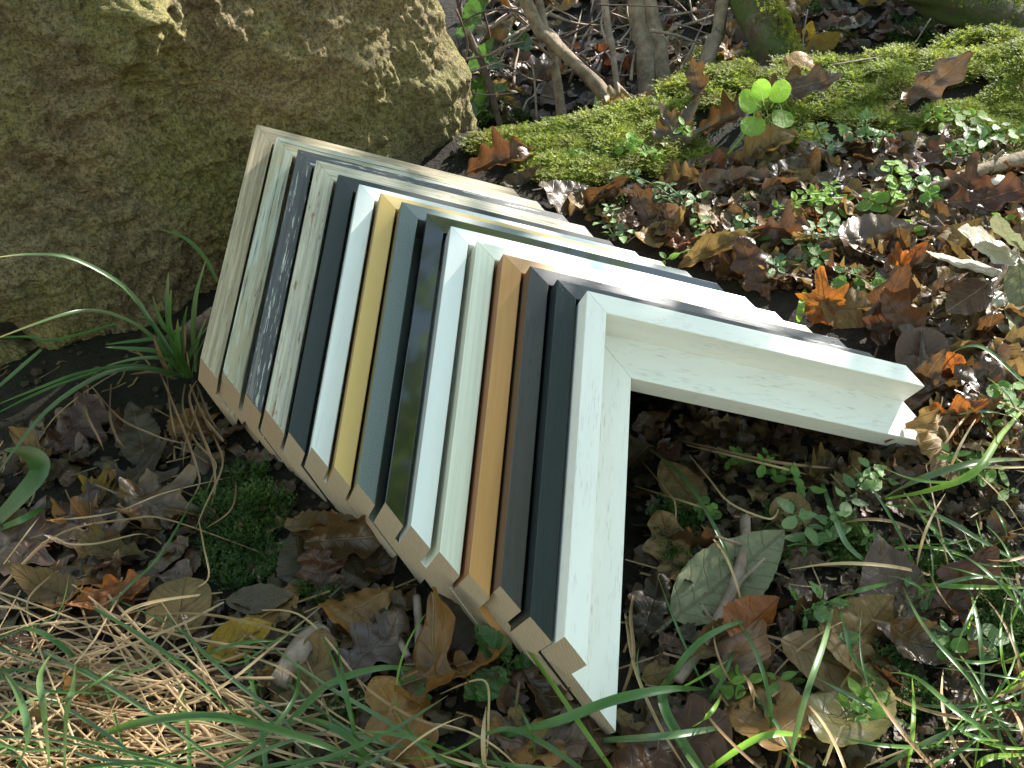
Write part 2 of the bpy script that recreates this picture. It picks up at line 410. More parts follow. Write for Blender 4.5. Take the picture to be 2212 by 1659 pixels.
for i in range(15):
    o = empty('frame_corner_sample', (0, 0, 0), FLAB[i], 'frame sample', 'nested picture frame corner samples')
    du, dw = OFF[i]
    pos = Vector(T_) + Vector(R_ @ np.array([du, du, dw]))
    mw = Matrix((AX[0], AX[1], AX[2])).transposed().to_4x4(); mw.translation = CAM + c2w(pos)
    o.matrix_world = mw
    step_d = OFF[i + 1][0] - du if i < 14 else .018
    step_w = OFF[i + 1][1] - dw if i < 14 else .0195
    t = min(.0152, step_d - .0022)
    if i < 4: t = min(.0185, step_d - .0022)
    b = step_w - .0007
    B = .0465 if i == 14 else .041
    slope = 0.0006 if i in (0, 1, 2, 3, 4, 8, 14) else .0026
    r = .0007
    def arc(cx, cy, a0, a1, rr=r, n=3):
        return [(cx + rr * math.cos(math.radians(a0 + (a1 - a0) * k / n)), cy + rr * math.sin(math.radians(a0 + (a1 - a0) * k / n))) for k in range(n + 1)]
    hb = Hh - b
    prof = [(0, -Hh), (0, -.024)] + arc(r, -slope - r, 180, 96) + arc(t - r, -r, 90, 0) + [(t, -hb)] + arc(B - r, -hb - r, 90, 0) + [(B, -Hh)]
    uvp = [0]
    for j in range(len(prof)):
        a, bb = prof[j], prof[(j + 1) % len(prof)]
        uvp.append(uvp[-1] + math.hypot(a[0] - bb[0], a[1] - bb[1]))
    raw = M_PINE if i < 4 else M_RAW
    mats = [FM[i], FSIDE.get(i, FM[i]), raw]
    for side, L in ((0, LL[i]), (1, LR)):
        a = arm_mesh(side, prof, uvp, L, .00012, FM[i], None, False).build('moulding', mats, o, smooth=False)
        ce = arm_mesh(side, prof, uvp, L, 0, FM[i], None, True).build('cut_end', mats, a, smooth=False)

# ------------------------------------------------------------------ ground sheet
def axis(lo, hi, fine, coarse_to):
    a = list(np.arange(lo, hi, fine)); s = fine
    x = hi
    while x < coarse_to: a.append(x); s *= 1.25; x += s
    x = lo; s = fine; pre = []
    while x > -coarse_to: s *= 1.25; x -= s; pre.append(x)
    return pre[::-1] + a
xs = axis(-0.9, 1.0, .011, 40); ys = axis(0.25, 2.6, .012, 40)
mb = MB()
for y in ys:
    for x in xs: mb.vert((x, y, gh(x, y)))
nx = len(xs)
for j in range(len(ys) - 1):
    for i in range(nx - 1):
        a = j * nx + i; mb.face((a, a + 1, a + nx + 1, a + nx))
gr = mb.build('ground', M_GROUND); tag(gr, kind='structure')

# ------------------------------------------------------------------ boulder and lower stone
def rock(name, outline, centre_px, anchor, nrm, front, back, amp, seed, label, cat, mat, rings=90, segs=220, power=6, bumps=()):
    nrm = Vector(nrm).normalized(); zax = Vector((0, 0, 1)); sax = zax.cross(nrm).normalized()
    zax = nrm.cross(sax).normalized()
    anchor = Vector(anchor)
    def hit(px, py):
        d = (at(px, py, 1) - CAM); k = (anchor - CAM).dot(nrm) / d.dot(nrm); p = CAM + d * k - anchor
        return p.dot(sax), p.dot(zax)
    pts = [hit(*p) for p in outline]; cx, cz = hit(*centre_px)
    ang = sorted((math.atan2(z - cz, s - cx), math.hypot(s - cx, z - cz)) for s, z in pts)
    A = np.array([a for a, _ in ang]); Rr = np.array([r for _, r in ang])
    A3 = np.concatenate([A - 2 * PI, A, A + 2 * PI]); R3 = np.concatenate([Rr, Rr, Rr])
    BP = [(*hit(bx, by), br, ba) for bx, by, br, ba in bumps]
    mb = MB()
    cen = anchor + sax * cx + zax * cz
    rows = []
    # front pole -> rim -> back pole
    prm = [(k / rings) for k in range(rings + 1)]
    seq = [(math.sin(k * PI / 2) if False else k, 1) for k in prm] + [(k, -1) for k in prm[-2::-4]]
    for rho, sgn in seq:
        row = []
        for j in range(segs):
            a = -PI + 2 * PI * j / segs
            R0 = float(np.interp(a, A3, R3))
            rr = rho ** .8
            dep = (1 - rr ** power) ** .5
            p = cen + (sax * math.cos(a) + zax * math.sin(a)) * (R0 * rr) + nrm * (front * dep if sgn > 0 else -back * dep)
            q = p * 1.0 + Vector((seed, seed, seed))
            rid = 1 - abs(noise.noise(q * 5.0)) * 2
            n_ = amp * (0.9 * noise.noise(q * 3.2) + .55 * rid * rid - .3 + .36 * fbm(q * 9, 5, 2.1, .6) + .26 * fbm(q * 34, 4, 2.1, .7))
            ps, pz = (p - anchor).dot(sax), (p - anchor).dot(zax)
            if sgn > 0:
                for bs, bz, br, ba in BP:
                    d2 = ((ps - bs) ** 2 + (pz - bz) ** 2) / (br * br)
                    if d2 < 4: n_ += ba * max(0, 1 - d2 ** .5 * .8) * (.62 + .40 * noise.noise(q * 14) + .32 * noise.noise(q * 40) + .2 * noise.noise(q * 95))
            p = p + nrm * n_ * (1 if sgn > 0 else 1) * (.35 + .65 * dep) + (sax * math.cos(a) + zax * math.sin(a)) * n_ * .35 * rr
            row.append(mb.vert(p))
            if rho == 0: break
        rows.append(row)
    for r0, r1 in zip(rows, rows[1:]):
        for j in range(segs):
            k = (j + 1) % segs
            if len(r0) == 1: mb.face((r0[0], r1[j], r1[k]))
            elif len(r1) == 1: mb.face((r0[j], r1[0], r0[k]))
            else: mb.face((r0[j], r1[j], r1[k], r0[k]))
    o = mb.build(name, mat)
    return tag(o, label, cat)
rock('boulder', [(925, -60), (958, 60), (990, 160), (1012, 240), (1022, 300), (1020, 360), (1000, 440), (900, 520), (700, 600), (520, 660), (452, 668), (413, 684), (381, 696), (325, 742), (274, 770), (222, 806), (183, 800), (168, 778), (119, 752), (78, 752), (60, 710), (32, 690), (0, 690), (-120, 700), (-300, 640), (-420, 420), (-420, 100), (-380, -250), (-200, -520), (100, -680), (450, -680), (750, -480), (880, -250)],
     (380, 150), (-.257, 1.155, .18), (.66, -.75, .06), .062, .40, .030, 3.1,
     'large olive brown sandstone boulder with lichen behind the frame samples', 'boulder', M_ROCK, rings=170, segs=460, bumps=[(85, 250, .07, .022), (60, 320, .06, .02), (150, 40, .05, .03), (215, 75, .05, .045), (262, 20, .05, .05), (140, 190, .03, .025), (90, 40, .04, .025), (885, 60, .045, .03), (905, 180, .04, .03), (930, 300, .07, .02)])
rock('stone', [(-80, 740), (60, 745), (200, 770), (330, 780), (420, 790), (440, 850), (400, 900), (300, 960), (120, 1010), (-80, 1040), (-260, 960), (-260, 800)],
     (90, 880), (-.37, 1.03, .03), (.35, -.8, .5), .03, .15, .018, 8.3, 'dark low stone under the overhanging lower edge of the boulder', 'stone', M_ROCK, rings=50, segs=120)

# ------------------------------------------------------------------ leaf meshes
def leaf_strip(hw, L=1.0, rows=18, cols=8, cup=.2, bend=.2, twist=0., wav=.05, seed=0., petiole=.18, roll=0.):
    """leaf built along +y; hw(t) is its half width; UV = (x, y) in leaf lengths"""
    mb = MB(); grid = []
    for i in range(rows + 1):
        t = i / rows; h = max(hw(t), .002); row = []
        for j in range(cols + 1):
            s = -1 + 2 * j / cols; x = s * h
            z = cup * (abs(x) ** 1.6) * (1 + .8 * noise.noise((t * 3, seed, s))) + bend * (t - .45) ** 2 * 1.6 + wav * noise.noise((x * 6 + seed, t * 6, seed)) + roll * (s ** 3) * h
            z += twist * x * (t - .5) + .028 * noise.noise((x * 11, t * 11, seed + 3)) + .8 * wav * abs(s) ** 2 * noise.noise((t * 7, s, seed + 9))
            xx = x * (1 - .35 * cup * abs(s))
            row.append(mb.vert((xx, t - .5, z), (x, t)))
        grid.append(row)
    for a, b in zip(grid, grid[1:]):
        for j in range(cols): mb.face((a[j], a[j + 1], b[j + 1], b[j]))
    if petiole:
        w_ = .012; p0 = None
        for k in range(4):
            y = -.5 - petiole * k / 3; z = bend * .33 - .05 * k * .3
            q = [mb.vert((-w_, y, z), (0, 0)), mb.vert((w_, y, z), (0, 0))]
            if p0: mb.face((p0[0], q[0], q[1], p0[1]))
            p0 = q
    return mb
def leaf_polar(rf, rings=7, segs=64, cup=.2, bend=.2, wav=.06, seed=0., centre=.30, petiole=.3):
    mb = MB(); c = mb.vert((0, centre - .4, 0), (0, centre)); prev = None
    for k in range(1, rings + 1):
        row = []
        for j in range(segs):
            a = 2 * PI * j / segs; r = rf(a) * k / rings
            x = r * math.sin(a); y = centre + r * math.cos(a)
            z = cup * (x * x * 1.4) + bend * (y - .4) ** 2 + wav * noise.noise((x * 5 + seed, y * 5, seed)) + .5 * cup * (k / rings) ** 3 * noise.noise((a * 2, seed, 4)) + .02 * noise.noise((x * 16, y * 16, seed))
            row.append(mb.vert((x, y - .4, z), (x, y)))
        for j in range(segs):
            n = (j + 1) % segs
            if prev is None: mb.face((c, row[j], row[n]))
            else: mb.face((prev[j], row[j], row[n], prev[n]))
        prev = row
    w_ = .012; y0 = centre - rf(PI) - .4
    a = [mb.vert((-w_, y0, 0), (0, 0)), mb.vert((w_, y0, 0), (0, 0)), mb.vert((w_, y0 - petiole, .06), (0, 0)), mb.vert((-w_, y0 - petiole, .06), (0, 0))]
    mb.face(a)
    return mb
def hw_ovate(w, ser=0., n=13, p=.85):
    return lambda t: w * math.sin(PI * min(1, max(0, t)) ** p) ** .8 * (1 + ser * ((t * n) % 1 - .5)) if 0 < t < 1 else .002
def hw_oak(w, n=4.3, ph=.2):
    def f(t):
        if t <= 0 or t >= 1: return .012
        env = w * (math.sin(PI * t ** 1.35) ** .7)
        return env * (.78 + .22 * math.cos(2 * PI * (t * n + ph))) + .012
    return f
def rf_maple(seed):
    def f(a):
        a = (a + PI) % (2 * PI) - PI
        r = .33
        for c, l, w in ((0, .68, .34), (.95, .52, .30), (-.95, .52, .30), (1.9, .33, .3), (-1.9, .33, .3)):
            r = max(r, l * math.exp(-((a - c) / w) ** 2 * .9))
        return r * (1 + .06 * math.sin(a * 23 + seed))
    return f
DUMMY = LM['brown']
LEAFM = {}
def reg(kind, mbs): LEAFM[kind] = [m_.mesh(kind + '_leaf', [DUMMY]) for m_ in mbs]
reg('oak', [leaf_strip(hw_oak(.30 + .035 * (k % 4), 3.2 + .45 * (k % 4), .15 * k), rows=40, cols=8, cup=[.15, .9, -.5, 1.3, .4, -1.0, 1.7, .7, -.3, .3][k], bend=[.15, .5, .3, -.5, .9, .4, .3, -.3, .7, -.7][k], wav=[.10, .10, .12, .10, .14, .10, .16, .18, .16, .2][k], seed=k * 3.1, twist=[0, .5, -.6, .3, .8, -.3, 1.0, -1.1, .4, .6][k], roll=[0, .1, .2, -.1, .3, 0, .5, -.4, .3, .5][k]) for k in range(10)])
reg('ovate', [leaf_strip(hw_ovate(.25 + .04 * (k % 3), .10, 13), rows=39, cols=8, cup=[.2, 1.0, -.6, 1.6, .5, -1.1, 2.0, .7, -.4, .4][k], bend=[.1, .5, .4, -.5, .9, .3, .2, -.4, .8, -.8][k], wav=[.07, .08, .07, .1, .1, .08, .16, .15, .13, .18][k], seed=k * 2.3 + 40, twist=[0, .5, -.5, .4, .9, -.4, 1.0, -1.1, .5, .6][k]) for k in range(10)])
reg('flat_ovate', [leaf_strip(hw_ovate(.27, .06, 15), rows=30, cols=8, cup=.12, bend=.12, wav=.03, seed=77), leaf_strip(hw_ovate(.34, .07, 15), rows=30, cols=8, cup=.25, bend=.2, wav=.05, seed=79)])
reg('maple', [leaf_polar(rf_maple(k), cup=[.15, .6, -.5, .9][k], bend=[.1, .4, .5, -.4][k], wav=.10, seed=k * 5.2) for k in range(4)])
reg('round', [leaf_strip((lambda t: .50 * max(0, 1 - abs(2 * t - 1) ** 2.3) ** .5), rows=12, cols=6, cup=.25, bend=.15 * (k - .5), wav=.03, seed=k + 20., petiole=.25) for k in range(3)])
reg('small', [leaf_strip(hw_ovate(.30, 0, p=.8), rows=10, cols=4, cup=.35, bend=.3 * (k - .5), wav=.02, seed=k + 30., petiole=.12) for k in range(3)])
reg('toothed', [leaf_strip(hw_ovate(.34, .34, 7), rows=28, cols=6, cup=.25, bend=.3, wav=.05, seed=k + 50., petiole=.15) for k in range(2)])
reg('strap', [leaf_strip(hw_ovate(.20, 0, p=.9), rows=16, cols=4, cup=.6, bend=.5 + .3 * k, wav=.04, seed=k + 60., petiole=0.1) for k in range(2)])

def orient(n, ang, tilt=0., tdir=0.):
    """matrix whose z axis is n (tilted) and whose y axis points to compass angle ang"""
    z = n.copy()
    if tilt: z.rotate(Quaternion(Vector((math.cos(tdir), math.sin(tdir), 0)), tilt))
    y = Vector((math.cos(ang), math.sin(ang), 0)); y = (y - z * y.dot(z)).normalized(); x = y.cross(z)
    return Matrix((x, y, z)).transposed()
STACK = [(540, 255), (1030, 372), (2000, 770), (2020, 955), (1375, 855), (1350, 1600), (1290, 1590), (415, 815)]
def inpoly(px, py, poly):
    c = False; j = len(poly) - 1
    for i in range(len(poly)):
        (x1, y1), (x2, y2) = poly[i], poly[j]
        if (y1 > py) != (y2 > py) and px < (x2 - x1) * (py - y1) / (y2 - y1) + x1: c = not c
        j = i
    return c
def place_leaf(kind, mat, P, size, ang, tilt=0., tdir=0., lift=.004, var=None, label=None, group=None, name='fallen_leaf', parent=None):
    ms = LEAFM[kind]; me = ms[var % len(ms)] if var is not None else random.choice(ms)
    o = bpy.data.objects.new(name, me); C.objects.link(o)
    o.material_slots[0].link = 'OBJECT'; o.material_slots[0].material = LM[mat]
    n = gnorm(P.x, P.y)
    m = orient(n, ang, tilt, tdir).to_4x4(); m.translation = P + n * lift
    o.matrix_world = m @ Matrix.Diagonal((size, size, size, 1))
    if label: tag(o, label, 'leaf', group)
    return o
COLW = {'brown': 'brown', 'red': 'reddish brown', 'orange': 'glowing orange', 'tan': 'tan', 'ochre': 'ochre', 'grey': 'dark grey brown', 'mauve': 'mauve brown', 'yellow': 'yellow', 'olive': 'grey green', 'olivey': 'yellow green', 'pale': 'pale', 'green': 'green', 'lime': 'lime green'}
# leaves one by one: px, py, size mm, kind, colour, heading deg, tilt deg, tilt axis deg, variant, label
HAND = [
 (290, 1065, 95, 'maple', 'grey', 70, 5, 0, 0, 'large flat grey brown lobed leaf lying left of the frames, the broadest there'),
 (352, 1110, 85, 'maple', 'brown', -20, 6, 40, 1, 'large brown lobed leaf overlapping the broad grey one left of the frames'),
 (190, 1130, 80, 'maple', 'brown', 160, 6, 40, 0, 'brown lobed leaf below the boulder near the small yellow leaf'),
 (160, 950, 75, 'oak', 'red', 60, 15, 40, 2, 'rusty brown torn leaf just under the boulder edge'),
 (310, 960, 80, 'ovate', 'grey', 110, 12, 0, 0, 'dull brown leaf in the hollow below the boulder and grass tuft'),
 (218, 1080, 42, 'maple', 'yellow', 75, 20, 20, 1, 'small bright yellow leaf on the brown leaves left of the frames'),
 (125, 1035, 45, 'ovate', 'grey', 20, 10, 0, 4, 'slate grey curled leaf at the left beside the broad green blade'),
 (70, 1180, 90, 'maple', 'mauve', 20, 8, 0, 0, 'purplish brown leaf on the soil at the left edge'),
 (215, 1180, 75, 'oak', 'mauve', 0, 8, 0, 1, 'mauve brown lobed leaf left of the bare mossy soil'),
 (255, 1210, 55, 'oak', 'tan', 170, 15, 50, 1, 'small tan curled leaf at the edge of the bare mossy soil'),
 (740, 1195, 85, 'oak', 'brown', 5, 35, 0, 3, 'curled dark brown leaf tucked under the lower edge of the frames'),
 (735, 1170, 75, 'ovate', 'tan', 15, 30, 180, 1, 'tan curled leaf leaning on the lower edge of the frames'),
 (728, 1188, 26, 'maple', 'yellow', 80, 60, 10, 0, 'tiny bright yellow leaf tip wedged in the curled leaf under the frames'),
 (660, 1235, 50, 'ovate', 'grey', 120, 25, 90, 2, 'dark brown folded leaf left of the leaf curled under the frames'),
 (568, 1312, 52, 'flat_ovate', 'grey', 0, 10, 0, 0, 'slate grey leaf on the bare mossy soil'),
 (700, 1280, 48, 'oak', 'red', 100, 40, 0, 2, 'reddish brown leaf standing up on the soil below the frames'),
 (778, 1335, 58, 'ovate', 'ochre', 30, 22, 120, 2, 'orange brown leaf resting on edge below the frames'),
 (795, 1430, 78, 'oak', 'mauve', 50, 8, 0, 0, 'large flat mauve brown leaf in the grass below the frames'),
 (530, 1395, 50, 'flat_ovate', 'yellow', 20, 15, 0, 1, 'yellow spotted leaf lying among the straw'),
 (395, 1330, 52, 'round', 'tan', 90, 15, 0, 0, 'round tan leaf behind the straw'),
 (255, 1310, 62, 'oak', 'orange', 20, 25, 30, 1, 'orange brown leaf half buried in straw at left'),
 (130, 1300, 62, 'ovate', 'tan', 160, 12, 0, 4, 'pale tan leaf under the straw at left'),
 (670, 1500, 80, 'oak', 'tan', 70, 10, 0, 0, 'wide tan leaf under the green blades at bottom centre'),
 (935, 1500, 90, 'oak', 'ochre', 80, 18, 200, 4, 'golden brown oak leaf below the frames, the largest lobed one there'),
 (1010, 1475, 62, 'oak', 'ochre', 20, 18, 150, 1, 'golden brown oak leaf half behind the largest golden one'),
 (880, 1595, 80, 'oak', 'ochre', 120, 12, 0, 0, 'ochre oak leaf at the bottom edge below the golden one'),
 (898, 1540, 40, 'toothed', 'green', -70, 15, 0, 0, 'small green leaf lying across the golden oak leaf'),
 (975, 1385, 50, 'ovate', 'grey', 100, 25, 0, 2, 'dark leaf standing against the lower frame ends'),
 (1478, 1078, 64, 'flat_ovate', 'tan', -62, 12, 30, 0, 'tan oval leaf with holes on the dark soil inside the frame corner'),
 (1455, 1212, 70, 'oak', 'tan', 100, 8, 0, 0, 'beige oak leaf lying beside the front white frame'),
 (1575, 1265, 105, 'flat_ovate', 'olive', 38, 10, 20, 0, 'large grey green oval leaf with a net of veins under the twig'),
 (1405, 1340, 62, 'oak', 'grey', 70, 8, 0, 0, 'dark brown oak leaf with yellow veins next to the front frame'),
 (1725, 1208, 40, 'maple', 'brown', 30, 12, 0, 0, 'small rusty brown leaf right of the large grey green leaf'),
 (1705, 1125, 32, 'round', 'tan', 30, 20, 0, 1, 'small tan round leaf above the rusty brown one'),
 (1560, 1405, 62, 'ovate', 'tan', 40, 20, 60, 1, 'tan curled leaf in front of the twig'),
 (1628, 1385, 52, 'ovate', 'orange', 60, 55, 60, 2, 'orange brown leaf standing on edge behind the tan curled one'),
 (1580, 1480, 60, 'oak', 'mauve', 70, 25, 40, 4, 'glossy purple brown leaf by the bottom green blades'),
 (1655, 1560, 84, 'flat_ovate', 'ochre', 100, 15, 180, 1, 'large ochre leaf at bottom right, upright in the grass'),
 (1835, 1560, 86, 'flat_ovate', 'olivey', 60, 15, 200, 1, 'large yellow green leaf at bottom right with a dark patch'),
 (1820, 1465, 90, 'flat_ovate', 'tan', -20, 12, 30, 0, 'pale tan oval leaf just above the large yellow green one'),
 (1850, 1400, 70, 'ovate', 'tan', 60, 25, 60, 2, 'tan folded leaf above the pale oval one'),
 (1925, 1310, 85, 'flat_ovate', 'mauve', 100, 15, 30, 1, 'brown oval leaf behind the crossing green stems at right'),
 (2055, 1325, 62, 'oak', 'red', 80, 40, 60, 4, 'crumpled pink brown leaf on the dark moss at right'),
 (2000, 1420, 60, 'ovate', 'brown', -20, 25, 30, 4, 'brown rolled leaf on the dark moss at right'),
 (1440, 1650, 85, 'oak', 'red', 30, 15, 60, 2, 'dark red brown leaf at the bottom edge below the front frame'),
 (1085, 372, 85, 'oak', 'red', 20, 35, 0, 3, 'glossy curled red brown leaf at the foot of the boulder'),
 (1128, 408, 50, 'ovate', 'grey', 30, 20, 0, 1, 'grey brown leaf behind the rear frame ends'),
 (1215, 440, 62, 'ovate', 'brown', 25, 30, 90, 2, 'brown leaf sticking up behind the rear frame ends'),
 (1465, 305, 78, 'maple', 'brown', 60, 25, 0, 1, 'broad brown leaf on the sunlit moss'),
 (1570, 275, 75, 'oak', 'brown', 30, 30, 0, 3, 'pale brown oak leaf behind the broad one on the moss'),
 (1710, 220, 95, 'oak', 'brown', 10, 30, 0, 1, 'long brown oak leaf behind the lime green sprout'),
 (1655, 345, 85, 'oak', 'tan', 30, 30, 0, 3, 'tan curled oak leaf in the middle of the sunlit bank'),
 (2010, 215, 85, 'oak', 'mauve', 40, 40, 0, 4, 'shiny pinkish curled leaf near the top of the bank'),
 (1400, 490, 62, 'oak', 'brown', 110, 30, 0, 1, 'rust brown leaf behind the middle of the frames'),
 (1460, 500, 55, 'oak', 'red', 30, 30, 0, 2, 'deep red leaf behind the middle of the frames'),
 (1560, 565, 92, 'ovate', 'tan', 25, 35, 0, 3, 'tan curled leaf touching the ends of the middle frames'),
 (1630, 610, 70, 'oak', 'red', 100, 30, 0, 0, 'red brown oak leaf beside the copper frame end'),
 (1945, 603, 50, 'maple', 'orange', 60, 50, 0, 1, 'bright orange backlit leaf in the litter at right'),
 (1775, 682, 55, 'maple', 'orange', 90, 60, 0, 0, 'orange backlit leaf by the bright stub of grass'),
 (1830, 690, 55, 'ovate', 'tan', 0, 30, 0, 2, 'pale tan leaf leaning on the black frame ends'),
 (1905, 715, 75, 'oak', 'red', 70, 30, 0, 4, 'red brown leaf behind the end of the front frame'),
 (1960, 740, 75, 'oak', 'red', 120, 35, 0, 1, 'tall russet leaf just above the end of the front frame'),
 (1990, 795, 48, 'round', 'mauve', 80, 45, 0, 0, 'oval grey brown leaf standing at the tip of the front frame'),
 (1985, 860, 60, 'ovate', 'brown', 60, 40, 0, 1, 'brown leaf at the notch of the front frame end'),
 (2035, 835, 40, 'oak', 'orange', 60, 50, 0, 2, 'small orange leaf beside the notch of the front frame'),
 (2030, 945, 70, 'oak', 'orange', 20, 25, 0, 1, 'orange leaf under the lower tip of the front frame'),
 (2080, 870, 75, 'oak', 'mauve', 30, 20, 0, 0, 'brown leaf right of the tip of the front frame'),
 (2120, 460, 90, 'oak', 'red', 10, 30, 0, 1, 'dark red brown leaf below the fallen branch at right'),
 (2085, 425, 60, 'maple', 'red', 80, 40, 0, 0, 'red leaf behind the small mushroom'),
 (2160, 690, 100, 'oak', 'olivey', -10, 25, 0, 0, 'yellow green lobed leaf under the pale sprig at right'),
 (1880, 540, 72, 'ovate', 'mauve', 10, 30, 0, 2, 'long curled brown leaf in the middle of the litter at right'),
 (1690, 535, 80, 'oak', 'mauve', 15, 25, 0, 3, 'shiny pale brown leaf behind the white chickweed'),
 (1775, 112, 58, 'flat_ovate', 'yellow', 40, 30, 0, 1, 'golden yellow oval leaf in the shade behind the moss bank'),
 (1742, 92, 45, 'flat_ovate', 'yellow', 80, 35, 0, 0, 'smaller golden leaf beside the yellow oval one in the shade'),
 (1775, 72, 55, 'oak', 'mauve', 20, 30, 0, 1, 'pinkish brown leaf above the yellow leaves in the shade'),
 (1885, 8, 60, 'flat_ovate', 'yellow', 0, 30, 0, 1, 'yellow leaf at the top edge of the picture'),
 (1725, 160, 40, 'round', 'ochre', 40, 30, 0, 0, 'small ochre leaf at the foot of the mossy trunk'),
 (1215, 18, 60, 'flat_ovate', 'ochre', 20, 30, 0, 1, 'pale yellow leaf hanging among the twigs'),
 (1510, 210, 60, 'oak', 'brown', 90, 30, 0, 1, 'brown leaf in the moss near the twin stems'),
]
for px, py, mm, kind, colr, hd, ti, td, var, lab in HAND:
    P = gpt(px, py)
    place_leaf(kind, colr, P, mm / 1000, math.radians(hd), math.radians(ti), math.radians(td), .006 + .25 * mm / 1000 * math.sin(math.radians(ti)), var, lab, 'fallen leaves picked out in the litter')
REG = [
 ('sunlit bank', [(1200, 450), (1380, 425), (1500, 365), (1700, 330), (1950, 300), (2212, 330), (2212, 560), (1900, 640), (1600, 620)], 72, ['brown'] * 7 + ['red'] * 3 + ['tan'] * 7 + ['mauve'] * 4 + ['orange'], (30, 68), 32),
 ('litter by the frame ends', [(1700, 560), (2212, 480), (2212, 1000), (2020, 1000), (2000, 760)], 50, ['brown'] * 5 + ['red'] * 3 + ['tan'] * 6 + ['mauve'] * 4 + ['orange'] * 1, (38, 78), 32),
 ('soil inside the frame corner', [(1385, 950), (2000, 960), (2212, 1000), (2212, 1659), (1350, 1659)], 30, ['brown'] * 5 + ['red'] * 2 + ['tan'] * 2 + ['grey'] * 4 + ['ochre'], (20, 50), 20),
 ('shade left of the frames', [(-40, 950), (420, 860), (1000, 1380), (1300, 1600), (1300, 1700), (-40, 1700)], 40, ['brown'] * 7 + ['mauve'] * 2 + ['grey'] * 3 + ['tan'] * 2 + ['ochre'] * 2 + ['red'] * 2, (26, 68), 14),
 ('shade behind the bank', [(1000, -60), (2230, -60), (2212, 55), (1500, 150), (1380, 235), (1000, 280)], 62, ['brown'] * 5 + ['mauve'] * 2 + ['grey'] * 2 + ['tan'] * 3 + ['red'] * 3 + ['ochre'], (45, 90), 40),
]
KW = {'oak': 'lobed oak leaf', 'ovate': 'oval leaf', 'maple': 'broad lobed leaf'}
BARE = [(430, 1000), (640, 1080), (760, 1300), (560, 1330), (450, 1250)]
nleaf = len(HAND)
for rn, poly, cnt, pal, (s0, s1), tl in REG:
    x0 = min(p[0] for p in poly); x1 = max(p[0] for p in poly); y0 = min(p[1] for p in poly); y1 = max(p[1] for p in poly)
    k = 0
    while k < cnt and nleaf < 296:
        px, py = U(x0, x1), U(y0, y1)
        if not inpoly(px, py, poly) or inpoly(px, py, STACK): continue
        if inpoly(px, py, BARE) and rnd() < .85: continue
        P = gpt(px, py)
        kind = random.choice(['oak', 'oak', 'ovate', 'ovate', 'maple']); cl = random.choice(pal); sz = U(s0, s1)
        ti = math.radians(abs(random.gauss(0, tl)))
        ti = min(ti, 1.2)
        place_leaf(kind, cl, P, sz / 1000, U(0, 2 * PI), ti, U(0, 2 * PI), .004 + .22 * sz / 1000 * math.sin(ti), None,
                   '%s %s %s in the %s' % ('small' if sz < (s0 + s1) / 2 else 'larger', COLW[cl], KW[kind], rn), 'leaves in the ' + rn)
        k += 1; nleaf += 1
# ------------------------------------------------------------------ crumbled litter nobody could count
FRAG = [m for m in (LM['brown'], LM['grey'], LM['tan'], LM['red'], LM['mauve'], M_HAYD)]
mb = MB()
def frag(P, n, sz, mi):
    m = orient(n, U(0, 2 * PI), min(1.2, abs(random.gauss(0, .55))), U(0, 2 * PI))
    f = hw_oak(U(.28, .42), U(3, 4.6), rnd()) if rnd() < .55 else hw_ovate(U(.22, .36))
    t0 = U(-.1, .35); t1 = U(.7, 1.0); sd = U(0, 99); cup = U(-1.6, 1.8); bd = U(-1.2, 1.2); tw = U(-1, 1); wv = U(.05, .22)
    R, Q = 9, 4; rows = []
    for i in range(R + 1):
        t = max(0, t0 + (t1 - t0) * i / R); h = f(min(.99, t)); row = []
        for j in range(Q + 1):
            s = -1 + 2 * j / Q; x = s * h * (1 + .3 * abs(s) * noise.noise((t * 9, sd, s * 3)))
            y = t - .5 + (.07 * noise.noise((x * 9, sd, 2)) if i in (0, R) else 0)
            z = cup * x * x + bd * (t - .5) ** 2 + tw * x * (t - .5) + wv * noise.noise((x * 5, t * 5, sd))
            row.append(mb.vert(P + (m @ Vector((x, y, z))) * sz + n * (.002 + sz * .10), (x, t)))
        rows.append(row)
    for a, b in zip(rows, rows[1:]):
        for j in range(Q): mb.face((a[j], a[j + 1], b[j + 1], b[j]), mi)
def litter(poly, cnt, s0, s1, wts):
    x0 = min(p[0] for p in poly); x1 = max(p[0] for p in poly); y0 = min(p[1] for p in poly); y1 = max(p[1] for p in poly); k = 0
    while k < cnt:
        px, py = U(x0, x1), U(y0, y1)
        if not inpoly(px, py, poly) or inpoly(px, py, STACK): continue
        if inpoly(px, py, BARE) and rnd() < .6: continue
        P = gpt(px, py); frag(P, gnorm(P.x, P.y), U(s0, s1) * .001, random.choices(range(6), wts)[0]); k += 1
litter(REG[0][1], 950, 14, 46, (6, 1, 6, 3, 3, 0)); litter(REG[1][1], 420, 20, 56, (6, 1, 6, 3, 3, 0)); litter([(1380, 868), (1960, 950), (1960, 1060), (1380, 1010)], 120, 14, 40, (6, 3, 5, 2, 1, 0))
litter(REG[2][1], 520, 8, 30, (6, 8, .6, 2, 1, 0)); litter(REG[3][1], 560, 8, 34, (6, 8, .5, 1.5, 1.5, 0)); litter(REG[4][1], 620, 14, 55, (6, 5, 1.5, 3, 1.5, 0))
